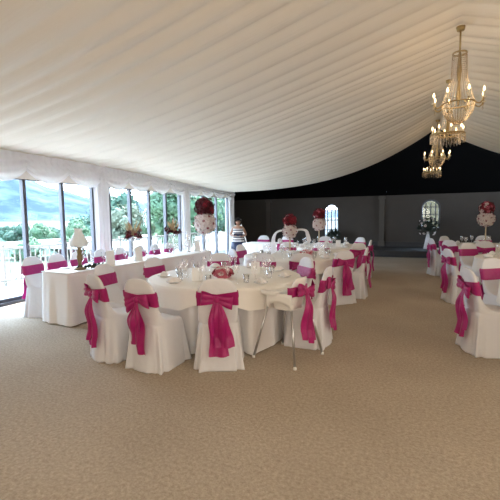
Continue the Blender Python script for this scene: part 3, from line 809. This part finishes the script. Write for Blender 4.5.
def rose_ball(c, R, nr, rs, mats, seed, core, half=None, keep=0.72):
    r = random.Random(seed); mb = MB(); mb.cur = 0; mb.ball(c, R*0.86, 14, 10)
    for d in fib(nr):
        if half is not None and d.z < half: continue
        mb.cur = 0 if r.random() < keep else r.randrange(len(mats)); rose(mb, Vector(c)+d*R*r.uniform(0.74, 0.95), d, rs*r.uniform(0.85, 1.15), r)
    return mb
def flower_tower(name, label, loc, zb, R1_, R2_, stem_h, tulle=False, seed=1, group=None):
    t = thing(name, label, 'flower centrepiece', loc, 0, group)
    m = MB(); m.lathe([(0.09, 0), (0.09, 0.012), (0.02, 0.03), (0.014, 0.06)], n=18); m.build('base', CHINA, t)
    m = MB(); m.lathe([(0.013, 0.05), (0.013, stem_h*0.5), (0.022, stem_h*0.55), (0.013, stem_h*0.6), (0.016, stem_h)], n=12); m.build('stem', FEATHER if seed != 1 else CHINA, t)
    m = rose_ball((0, 0, stem_h+R1_*0.85), R1_, 110, R1_*0.20, [WHITEP, PINKP], seed, WHITEP)
    for k in range(len(m.mi)): m.mi[k] = 0
    lower = m.build('white_flower_ball', [WHITEP], t, smooth=True); lower['label'] = 'white flower ball dotted with red rosebuds'
    bud = MB(); rose(bud, (0, 0, 0), (0, 0, 1), R1_*0.13, random.Random(seed+9)); bud_me = bud.mesh('rosebud', RED)
    for d in fib(26):
        o = bpy.data.objects.new('rosebud', bud_me); C.objects.link(o); o.parent = lower
        o.location = Vector((0, 0, stem_h+R1_*0.85))+d*R1_*0.98; o.rotation_euler = d.to_track_quat('Z', 'Y').to_euler()
    top = rose_ball((0, 0, stem_h+R1_*1.75+R2_*0.62), R2_, 80, R2_*0.26, [BURG, RED] if seed == 1 else [RED, BURG, BURG, PINKP, WHITEP], seed+2, BURG, None, 0.72 if seed == 1 else 0.3)
    top.build('burgundy_rose_ball' if seed == 1 else 'mixed_rose_ball', [BURG, RED] if seed == 1 else [RED, BURG, BURG, PINKP, WHITEP], t)['label'] = 'dense burgundy rose ball' if seed == 1 else 'ball of red roses flecked with pink and white'
    if tulle:
        for sd in (-1, 1):
            m = MB()
            def tf(u, v, sd=sd):
                a = v*2.3; x = sd*(0.06+0.30*sin(min(a, pi/2))+0.06*max(0, a-pi/2)); z = stem_h+R1_*0.9 - (0.62 if sd < 0 else 0.30)*(v**1.7) + 0.10*sin(a)
                return (x, (u-0.5)*(0.10+0.22*v), z+0.02*sin(u*9))
            m.grid(9, 18, tf); m.build('tulle_drape', VOILE, t)
    return t
# burgundy and white ball at the far end of the head table
flower_tower('flower_centrepiece', 'large white flower ball under a burgundy rose ball at the head table end', (-4.42, 7.42, ZH), 0, 0.25, 0.215, 0.42, False, 1)
flower_tower('flower_centrepiece', 'tall red and pink flower stand with white tulle drapes on the second round table', (-2.35, 7.28, ZT_), 0, 0.15, 0.13, 0.34, True, 21)
flower_tower('flower_centrepiece', 'tall white flower ball with red roses above on the third round table', (-2.30, 9.55, ZT_), 0, 0.17, 0.15, 0.42, False, 31)
flower_tower('flower_centrepiece', 'tall pink flower ball with red roses on the farthest right-hand table', (1.58, 11.0, ZT_), 0, 0.19, 0.165, 0.48, False, 41)
# low roses
def low_roses(loc, label, seed, mats):
    t = thing('rose_bowl', label, 'flowers', loc); m = MB(); m.lathe([(0.05, 0), (0.09, 0.03), (0.10, 0.06), (0.085, 0.06)], n=18); m.build('bowl', CHINA, t)
    m = rose_ball((0, 0, 0.05), 0.12, 60, 0.045, mats, seed, mats[0], -0.05, 0.2); m.v = [(x, y, 0.05+(z-0.05)*0.7) for (x, y, z) in m.v]
    m.build('roses', mats, t)
low_roses((-2.22, 4.15, ZT_), 'low bowl of pink and red roses in the middle of the nearest round table', 5, [PINKP, RED, WHITEP])
low_roses((-1.9, 6.9, ZT_), 'low bowl of pink flowers on the second round table', 6, [PINKP, WHITEP])
low_roses((1.75, 7.9, ZT_), 'low bowl of pink flowers on the second right-hand table', 7, [PINKP, RED, WHITEP])
# glass stands of burgundy roses and feathers on the head table
for i, (x, y, lab) in enumerate([(-4.66, 5.30, 'slim glass vase of burgundy roses and feathers, the nearer one on the head table'), (-4.60, 6.42, 'slim glass vase of burgundy roses and feathers, the farther one on the head table')]):
    t = thing('feather_vase', lab, 'flower vase', (x, y, ZH), i*0.8, 'feather vases')
    m = MB(); m.lathe([(0.07, 0), (0.07, 0.008), (0.02, 0.02), (0.015, 0.10), (0.02, 0.30), (0.045, 0.40), (0.05, 0.42)], n=16, cap=False); m.build('vase', WINE, t)
    m = MB(); r = random.Random(60+i)
    for k in range(20):
        a = r.uniform(0, 6.28); rr = r.uniform(0.02, 0.15); p = Vector((rr*cos(a), rr*sin(a), 0.46+r.uniform(-0.06, 0.07)))
        m.cur = 0 if r.random() < 0.75 else 1; rose(m, p, (cos(a)*rr*6, sin(a)*rr*6, 0.6), 0.06, r)
    m.build('roses', [BURG, RED], t)
    f = MB()
    for k in range(22):
        a = r.uniform(0, 6.28); ln = r.uniform(0.16, 0.30); sp = r.uniform(0.05, 0.17)
        pts = [Vector((cos(a)*sp*q, sin(a)*sp*q, 0.44+ln*q)) for q in (0, 0.35, 0.7, 1.0)]; sdv = Vector((-sin(a), cos(a), 0))
        wds = (0.004, 0.011, 0.010, 0.002)
        for q in range(3):
            f.add([pts[q]-sdv*wds[q], pts[q]+sdv*wds[q], pts[q+1]+sdv*wds[q+1], pts[q+1]-sdv*wds[q+1]], [(0, 1, 2, 3)])
            nz = sdv.cross((pts[q+1]-pts[q]).normalized())
            f.add([pts[q]-nz*wds[q], pts[q]+nz*wds[q], pts[q+1]+nz*wds[q+1], pts[q+1]-nz*wds[q+1]], [(0, 1, 2, 3)])
    f.build('feathers', FEATHER, t)
# frosted tulip lamp on a bronze figure stem
t = thing('table_lamp', 'tall bronze-stemmed lamp with frosted flared shade on the head table end', 'lamp', (-4.62, 4.08, ZH))
m = MB(); m.lathe([(0.085, 0), (0.088, 0.012), (0.07, 0.028), (0.04, 0.04), (0.03, 0.07)], n=18); m.build('base', BRONZE, t)
m = MB(); m.lathe([(0.030, 0.06), (0.022, 0.09), (0.034, 0.14), (0.042, 0.19), (0.030, 0.23), (0.036, 0.27), (0.022, 0.31), (0.034, 0.335)], n=14)
m.tube([(0.03, 0, 0.20), (0.075, 0.02, 0.24), (0.06, 0.02, 0.31), (0.02, 0.01, 0.34)], 0.009, 6); m.build('stem', BRONZE, t)
m = MB(); N = 40
rings = []
for (rr, z, sc) in ((0.035, 0.335, 0), (0.105, 0.35, 0.10), (0.128, 0.39, 0.08), (0.105, 0.45, 0.05), (0.066, 0.53, 0.03), (0.046, 0.58, 0.05), (0.062, 0.615, 0.14)):
    rings.append([(rr*(1+sc*cos(8*2*pi*k/N))*cos(2*pi*k/N), rr*(1+sc*cos(8*2*pi*k/N))*sin(2*pi*k/N), z) for k in range(N)])
m.loft(rings); m.build('lamp_shade', SHADE, t)
# dark foliage trailing round the lamp foot
t = thing('foliage_garland', 'small dark foliage trail lying at the foot of the frosted lamp', 'foliage', (-4.47, 4.10, ZH))
m = MB(); r = random.Random(8)
for q in range(70):
    p = Vector((r.gauss(0, 0.03), r.gauss(0.08, 0.09), r.uniform(0.006, 0.05))); d = Vector((r.gauss(0, 1), r.gauss(0, 1), r.uniform(0.1, 1))).normalized(); tt = d.orthogonal(); bt = d.cross(tt)
    p.z += 0.02; m.add([p-tt*0.024, p+bt*0.011, p+tt*0.024, p-bt*0.011], [(0, 1, 2, 3)])
m.build('leaves', DARKLEAF, t, smooth=False)
# silver candle holder
t = thing('candle_holder', 'silver candle holder before the far panes, left of the burgundy flower ball', 'candle holder', (-4.62, 7.0, ZH))
m = MB(); m.lathe([(0.06, 0), (0.06, 0.01), (0.02, 0.03), (0.012, 0.10), (0.02, 0.13), (0.012, 0.17), (0.016, 0.24), (0.04, 0.26), (0.042, 0.275), (0.012, 0.275)], n=16); m.build('stem', SILVER, t)
m = MB(); m.lathe([(0.035, 0.272), (0.045, 0.30), (0.05, 0.36), (0.038, 0.44)], n=16, cap=False); m.build('glass_shade', WINE, t)
m = MB(); m.lathe([(0.012, 0.27), (0.012, 0.37), (0.004, 0.375)], n=10); m.build('candle', CANDLE, t)

# ------------------------------------------------------------------ highchair
hc = (-1.25, 3.80); haz = math.degrees(atan2(-0.51, 0.15))
t = thing('highchair', 'white plastic baby highchair on four splayed steel legs beside the nearest round table', 'highchair', (hc[0], hc[1], 0), -radians(haz))
m = MB(); N = 48
def tub(u, v):
    a = u*2*pi; c_, s_ = cos(a), sin(a); e = 3.2
    sx_ = math.copysign(abs(c_)**(2/e), c_); sy_ = math.copysign(abs(s_)**(2/e), s_)
    back = smooth01((-sy_-0.35)/0.6)*smooth01((1.04-abs(sx_))/0.55+0.15); rim = 0.715+0.165*back-0.03*smooth01((sy_-0.5)/0.4)
    zz = 0.545+(rim-0.545)*v; k = 0.86+0.16*v
    return (0.158*sx_*k, 0.150*sy_*k-0.03*back*v, zz)
m.grid(N, 9, tub, closed_u=True)
o = m.build('seat_shell', PLASTIC, t); solid(o, 0.012)
m = MB(); m.loft([[(x*k, y*k, z) for (x, y, q) in srect(0.140, 0.132, 32, 3.2)] for k, z in ((1, 0.540), (1, 0.552))], True, True, True); m.build('seat_base', PLASTIC, t)
m = MB()
rings = [[(x, 0.125+y, z) for (x, y, q) in srect(hx, hy, 40, 4.5)] for hx, hy, z in ((0.20, 0.10, 0.690), (0.212, 0.112, 0.700), (0.215, 0.115, 0.735), (0.207, 0.107, 0.738), (0.200, 0.10, 0.715), (0.02, 0.02, 0.713))]
m.loft(rings, True, True, True); m.build('tray', PLASTIC, t)
# side skirts arching between the leg sockets
for sd in (-1, 1):
    m = MB()
    def sk(u, v, sd=sd):
        y = -0.16+0.32*u; arch = 1-(2*u-1)**2; z0 = 0.60+0.07*arch**0.6*0.9; z1 = 0.715
        return (sd*(0.165-0.004*v), y, z0+(z1-z0)*v)
    def sk2(u, v, sd=sd):
        y = -0.16+0.32*u; arch = max(0, 1-(2*u-1)**2); zl = 0.545+0.075*arch**0.5; return (sd*(0.172-0.008*v), y, zl+(0.715-zl)*v)
    m.grid(20, 4, sk2); solid(m.build('side_skirt', PLASTIC, t), 0.01)
for sx_ in (-1, 1):
    for sy_ in (-1, 1):
        m = MB(); m.tube([(sx_*0.155, sy_*0.145, 0.60), (sx_*0.27, sy_*0.265, 0.012)], 0.0125, 12); lg = m.build('leg', STEEL, t)
        f = MB(); f.lathe([(0.0, 0.0), (0.018, 0.0), (0.018, 0.02), (0.013, 0.03)], (sx_*0.271, sy_*0.266, 0), 12); f.build('foot_cap', PLASTIC, lg)
        s_ = MB(); s_.tube([(sx_*0.150, sy_*0.14, 0.625), (sx_*0.163, sy_*0.153, 0.56)], 0.02, 12); s_.build('socket', PLASTIC, lg)
bd = MB()
def hband(u, v):
    q = (u-0.5)*2; x = 0.172*sin(q*1.35); y = -0.035-0.150*cos(q*1.35)**0.6; return (x, y-0.012, 0.69+0.10*v+0.004*sin(q*9))
bd.grid(28, 6, hband)
solid(bd_o := bd.build('sash', SATIN, t), 0.006); sb = bd_o
bow(sb, 0, (0.02, -0.185, 0.735), 0.15, 1.0)

# ------------------------------------------------------------------ woman, stand, far plants
px, py = -5.12, 10.6
woman = thing('person', 'dark-haired woman in a bare-shouldered striped top holding a booklet by the far window', 'person', (px, py, 0), radians(205))
def skinned(name, verts, edges, radii, m, parent, root=0, sub=2):
    me = bpy.data.meshes.new(name); me.from_pydata(verts, edges, []); me.materials.append(m)
    o = bpy.data.objects.new(name, me); C.objects.link(o); o.parent = parent
    sk = o.modifiers.new('skin', 'SKIN'); sk.use_smooth_shade = True
    if not me.skin_vertices: 
        bpy.context.view_layer.objects.active = o
    sv = me.skin_vertices[0].data
    for i, rr in enumerate(radii): sv[i].radius = rr if isinstance(rr, tuple) else (rr, rr); sv[i].use_root = (i == root)
    s2 = o.modifiers.new('subdivision', 'SUBSURF'); s2.levels = sub; s2.render_levels = sub
    return o
# local +Y is her facing direction; about 1.5 m tall, head bent
V = [(0, 0, 0.80), (0, 0, 0.96), (0, 0.01, 1.10), (0, 0.0, 1.20), (0, 0.02, 1.27), (0, 0.06, 1.345), (0, 0.075, 1.43),
     (0.09, 0, 0.74), (0.10, 0.01, 0.42), (0.10, -0.01, 0.07), (0.10, 0.10, 0.025),
     (-0.09, 0, 0.74), (-0.10, 0.01, 0.42), (-0.10, -0.01, 0.07), (-0.10, 0.10, 0.025),
     (0.15, 0, 1.19), (0.245, -0.03, 0.98), (0.13, 0.18, 0.95), (0.085, 0.25, 0.965),
     (-0.15, 0, 1.19), (-0.25, -0.03, 0.98), (-0.14, 0.17, 0.93), (-0.085, 0.25, 0.945)]
Ed = [(0, 1), (1, 2), (2, 3), (3, 4), (4, 5), (5, 6), (0, 7), (7, 8), (8, 9), (9, 10), (0, 11), (11, 12), (12, 13), (13, 14), (3, 15), (15, 16), (16, 17), (17, 18), (3, 19), (19, 20), (20, 21), (21, 22)]
Rd = [(0.15, 0.11), (0.115, 0.085), (0.13, 0.095), (0.10, 0.07), 0.045, (0.082, 0.092), (0.080, 0.090), 0.085, 0.055, 0.035, 0.03, 0.085, 0.055, 0.035, 0.03, 0.05, 0.038, 0.030, 0.024, 0.05, 0.038, 0.030, 0.024]
for sd, b0 in ((1, 18), (-1, 22)):                     # fingers curl under the booklet, thumb on the side
    hx, hy, hz = V[b0]
    for q in range(4):
        dx = sd*(-0.024+0.014*q)*0.9; ln = (0.05, 0.058, 0.055, 0.045)[q]
        i0 = len(V); V += [(hx+dx, hy+0.03, hz-0.004), (hx+dx-sd*0.006, hy+0.03+ln*0.6, hz-0.006), (hx+dx-sd*0.012, hy+0.03+ln, hz+0.008)]
        Ed += [(b0, i0), (i0, i0+1), (i0+1, i0+2)]; Rd += [0.0095, 0.0085, 0.007]
    i0 = len(V); V += [(hx-sd*0.03, hy+0.005, hz+0.014), (hx-sd*0.045, hy+0.03, hz+0.026)]; Ed += [(b0, i0), (i0, i0+1)]; Rd += [0.010, 0.008]
body = skinned('body', V, Ed, Rd, SKIN, woman)
# face: nose, eyes, mouth, ears
fc = MB(); fc.ball((0, 0.178, 1.378), 0.014, 8, 6, 1.5)
for sd in (-1, 1): fc.ball((sd*0.086, 0.06, 1.385), 0.018, 8, 6, 1.5)
fc.build('face', SKIN, woman)
ey = MB()
for sd in (-1, 1): ey.ball((sd*0.032, 0.155, 1.40), 0.011, 8, 6, 0.7)
ey.build('eyes', HAIR, woman)
mo = MB(); mo.ball((0, 0.158, 1.338), 0.016, 8, 6, 0.35); mo.build('mouth', RED, woman)
h = MB(); r = random.Random(2)
def hair(u, v):
    a = u*2*pi; ph = v*pi*0.74; rr = 0.112
    front = smooth01((sin(a)-0.25)/0.5); ph = ph*(1-0.50*front)
    return (1.02*rr*sin(ph)*cos(a)*(1+0.04*sin(a*11)), 0.055+rr*sin(ph)*sin(a)*1.05, 1.395+0.115*cos(ph)-0.04*v*(1-front))
h.grid(40, 14, hair, closed_u=True); solid(h.build('hair', HAIR, woman), 0.012, 1)
tp = MB(); rings = []
for z, hx, hy, cy in ((0.72, 0.185, 0.145, 0.0), (0.80, 0.178, 0.138, 0), (0.95, 0.132, 0.105, 0), (1.08, 0.152, 0.120, 0.01), (1.14, 0.160, 0.112, 0.005), (1.165, 0.150, 0.105, 0.005)):
    rings.append([(x, cy+y, z) for (x, y, q) in srect(hx, hy, 32, 2.4)])
tp.loft(rings); solid(tp.build('striped_top', STRIPE, woman), 0.008, 1)
sk_ = MB(); sk_.loft([[(x, y, z) for (x, y, q) in srect(hx, hy, 32, 2.3)] for z, hx, hy in ((0.76, 0.20, 0.15), (0.6, 0.215, 0.165), (0.35, 0.225, 0.18))]); solid(sk_.build('skirt', DARKBLUE, woman), 0.008)
bk = thing('booklet', 'dark booklet with white pages held open by the woman', 'booklet', (0, 0, 0))
wm = Matrix.Translation((px, py, 0)) @ Matrix.Rotation(radians(205), 4, 'Z')
bk.matrix_world = wm @ Matrix.Translation((0, 0.30, 0.985)) @ Matrix.Rotation(radians(28), 4, 'X')
m = MB(); m.box((0, 0, 0), (0.27, 0.19, 0.012)); bevel(m.build('booklet_cover', DARKBLUE, bk, smooth=False), 0.003)
m = MB(); m.box((-0.062, 0.0, 0.011), (0.115, 0.17, 0.010)); m.box((0.062, 0.0, 0.011), (0.115, 0.17, 0.010)); m.build('pages', CARD, bk, smooth=False)
# white A-frame stand behind her
t = thing('folding_stand', 'white folding A-frame stand just behind the woman in the striped top', 'stand', (-5.48, 11.35, 0), radians(-18))
for sd in (-1, 1):
    m = MB(); m.tube([(sd*0.07, 0, 1.42), (sd*0.40, -0.16, 0.0)], 0.022, 8); m.build('leg', PLASTIC, t)
    m = MB(); m.tube([(sd*0.07, 0.02, 1.42), (sd*0.36, 0.30, 0.0)], 0.018, 8); m.build('leg', PLASTIC, t)
m = MB(); m.box((0, 0.01, 1.43), (0.22, 0.08, 0.07)); bevel(m.build('top_cap', PLASTIC, t, smooth=False), 0.015)
for z in (0.4, 0.75, 1.08):
    wdt = 0.07+(1.42-z)/1.42*0.33; m = MB(); m.box((0, -0.16*(1.42-z)/1.42, z), (2*wdt, 0.05, 0.022)); m.build('rung', PLASTIC, t, smooth=False)

def plant(name, label, loc, hstand, seed, leafm, blooms=None, cone=False, rad=0.32):
    t = thing(name, label, 'flower arrangement', loc); r = random.Random(seed)
    if cone:
        m = MB(); m.lathe([(0.17, 0.0), (0.15, 0.02), (0.04, hstand-0.04), (0.05, hstand)], n=20); m.build('cone_stand', VOILE, t)
    else:
        m = MB(); m.lathe([(0.15, 0), (0.15, 0.03), (0.03, 0.06), (0.025, hstand-0.1), (0.09, hstand-0.04), (0.11, hstand)], n=16); m.build('pedestal', STAGE, t)
    m = MB(); m.ball((0, 0, hstand+rad*0.5), rad*0.45, 10, 8)
    for q in range(420):
        d = Vector((r.gauss(0, 1), r.gauss(0, 0.8), r.gauss(0.15, 0.8))); d.normalize(); p = Vector((0, 0, hstand+rad*0.5))+d*rad*r.uniform(0.4, 1.0)
        tt = (d+Vector((r.uniform(-.6, .6), r.uniform(-.6, .6), r.uniform(-.6, .6)))).normalized(); bt = tt.orthogonal().normalized(); s_ = r.uniform(0.03, 0.06)
        m.add([p-tt*s_, p+bt*s_*0.45, p+tt*s_, p-bt*s_*0.45], [(0, 1, 2, 3)])
    m.build('foliage', leafm, t, smooth=False)
    if blooms:
        m = MB(); rose(m, (0, 0, 0), (0, 0, 1), 0.06, r); bm_ = m.mesh('bloom', blooms)
        for q in range(14):
            d = Vector((r.gauss(0, 1), r.gauss(-0.5, 0.7), r.gauss(0, 0.6))).normalized()
            o = bpy.data.objects.new('bloom', bm_); C.objects.link(o); o.parent = t
            o.location = Vector((0, 0, hstand+rad*0.45))+d*rad*0.85; o.rotation_euler = d.to_track_quat('Z', 'Y').to_euler()
plant('flower_pedestal', 'dark flower arrangement on a black pedestal before the pale arched window', (-3.38, 16.2, 0.212) if False else (-3.30, 16.3, -0.01), 0.55, 12, DARKLEAF)
plant('flower_pedestal', 'leafy arrangement with white blooms on a white cone before the yellow arched window', (0.40, 16.2, 0.21), 0.66, 13, DARKLEAF, WHITEP, True, 0.42)

# ------------------------------------------------------------------ chandeliers
def bead_strand(mb, pts, nb, r):
    P = [Vector(p) for p in pts]; seg = [(P[i+1]-P[i]).length for i in range(len(P)-1)]; tot = sum(seg)
    for k in range(nb):
        s_ = tot*(k+0.5)/nb; i = 0
        while i < len(seg)-1 and s_ > seg[i]: s_ -= seg[i]; i += 1
        p = P[i].lerp(P[i+1], s_/max(seg[i], 1e-6))
        mb.add([p+Vector(d)*r for d in ((1, 0, 0), (0, 1, 0), (-1, 0, 0), (0, -1, 0), (0, 0, 1.3), (0, 0, -1.3))], [(0, 1, 4), (1, 2, 4), (2, 3, 4), (3, 0, 4), (1, 0, 5), (2, 1, 5), (3, 2, 5), (0, 3, 5)])
def candle_and_bulb(parent, x, y, z):
    m = MB(); m.lathe([(0.032, -0.01), (0.035, 0.0), (0.012, 0.004), (0.012, 0.075), (0.0, 0.077)], (x, y, z), 10); m.build('candle_cup', CANDLE, parent)
    m = MB(); m.lathe([(0.004, 0.075), (0.014, 0.095), (0.016, 0.11), (0.008, 0.135), (0.001, 0.15)], (x, y, z), 10); m.build('bulb', BULB, parent)
def chandelier(kind, loc, label, top, rot=0.0, power=14):
    t = thing('chandelier', label, 'chandelier', loc, rot, 'chandeliers along the ridge')
    m = MB(); m.tube([(0, 0, 0.72 if kind == 'arms' else 0.42), (0, 0, top)], 0.012, 8); m.lathe([(0.05, -0.05), (0.06, 0)], (0, 0, top), 12); m.build('hanging_rod', GOLD, t)
    if kind == 'arms':
        m = MB(); m.tube([(0.215*cos(2*pi*k/24), 0.215*sin(2*pi*k/24), 0.0) for k in range(25)], 0.010, 6); m.tube([(0.09*cos(2*pi*k/16), 0.09*sin(2*pi*k/16), 0.70) for k in range(17)], 0.010, 6)
        m.lathe([(0.015, -0.02), (0.03, 0.1), (0.015, 0.3), (0.035, 0.45), (0.015, 0.72)], n=12); m.build('frame', GOLD, t)
        c = MB()
        for k in range(28):
            a = 2*pi*k/28; bead_strand(c, [(0.09*cos(a), 0.09*sin(a), 0.70), (0.105*cos(a), 0.105*sin(a), 0.35), (0.21*cos(a), 0.21*sin(a), 0.01)], 26, 0.011)
        c.build('crystal_canopy', CRYSTAL, t, smooth=False)
        c = MB()
        for k in range(32):
            a = 2*pi*k/32; bead_strand(c, [(0.21*cos(a), 0.21*sin(a), -0.01), (0.19*cos(a), 0.19*sin(a), -0.11), (0.13*cos(a), 0.13*sin(a), -0.21), (0.04*cos(a), 0.04*sin(a), -0.275)], 17, 0.012)
        c.ball((0, 0, -0.30), 0.03, 8, 6); c.build('crystal_bowl', CRYSTAL, t, smooth=False)
        for k in range(8):
            a = 2*pi*k/8+0.2; am = MB(); R_ = 0.335
            am.tube([(0.2*cos(a), 0.2*sin(a), 0.0), (0.26*cos(a), 0.26*sin(a), -0.045), (0.29*cos(a), 0.29*sin(a), -0.05), (0.325*cos(a), 0.325*sin(a), -0.02), (R_*cos(a), R_*sin(a), 0.02)], 0.009, 7)
            arm = am.build('arm', GOLD, t); candle_and_bulb(arm, R_*cos(a), R_*sin(a), 0.02)
            d = MB(); bead_strand(d, [(R_*cos(a), R_*sin(a), 0.0), (R_*cos(a), R_*sin(a), -0.09)], 4, 0.012); d.build('crystal_drop', CRYSTAL, arm, smooth=False)
    else:
        m = MB()
        for (rr, z) in ((0.30, 0.0), (0.22, 0.0), (0.07, 0.40)): m.tube([(rr*cos(2*pi*k/28), rr*sin(2*pi*k/28), z) for k in range(29)], 0.012, 6)
        for k in range(4):
            a = pi/2*k; m.tube([(0, 0, 0.02), (0.3*cos(a), 0.3*sin(a), 0)], 0.01, 6)
        m.lathe([(0.012, -0.1), (0.03, 0.05), (0.015, 0.42)], n=10); m.build('frame', GOLD, t)
        c = MB()
        for k in range(40):
            a = 2*pi*k/40; bead_strand(c, [(0.30*cos(a), 0.30*sin(a), 0.0), (0.30*cos(a), 0.30*sin(a), -0.11), (0.30*cos(a), 0.30*sin(a), -0.15)], 9, 0.014)
            if k % 2 == 0: bead_strand(c, [(0.22*cos(a), 0.22*sin(a), 0.0), (0.22*cos(a), 0.22*sin(a), -0.2)], 10, 0.014)
        c.build('crystal_fringe', CRYSTAL, t, smooth=False)
        c = MB()
        for k in range(16):
            a = 2*pi*k/16; bead_strand(c, [(0.07*cos(a), 0.07*sin(a), 0.40), (0.09*cos(a), 0.09*sin(a), 0.22), (0.22*cos(a), 0.22*sin(a), 0.01)], 16, 0.010)
        c.build('crystal_canopy', CRYSTAL, t, smooth=False)
        for k in range(8):
            a = 2*pi*k/8+0.15; h_ = MB(); h_.box((0.27*cos(a), 0.27*sin(a), 0.012), (0.05, 0.05, 0.02)); arm = h_.build('candle_bracket', GOLD, t, smooth=False); candle_and_bulb(arm, 0.27*cos(a), 0.27*sin(a), 0.02)
    lt = lamp('chandelier_glow', 'POINT', (loc[0], loc[1], loc[2]+0.16), power, (1.0, 0.72, 0.42), 0.2)
    return t
chandelier('arms', (0.5, 6.3, 3.10), 'nearest chandelier, branching candle arms above a crystal bowl', 1.06, 0.1, 7)
chandelier('basket', (0.5, 8.35, 3.06), 'crystal-fringed drum chandelier just behind the nearest one', 1.02, 0.0, 5)
chandelier('arms', (0.46, 11.8, 3.10), 'smaller-looking chandelier with candle arms against the black gable', 1.02, 0.2, 4)
chandelier('basket', (0.44, 14.9, 3.02), 'farthest lit drum chandelier, lowest against the black gable', 2.1, 0.0, 3)
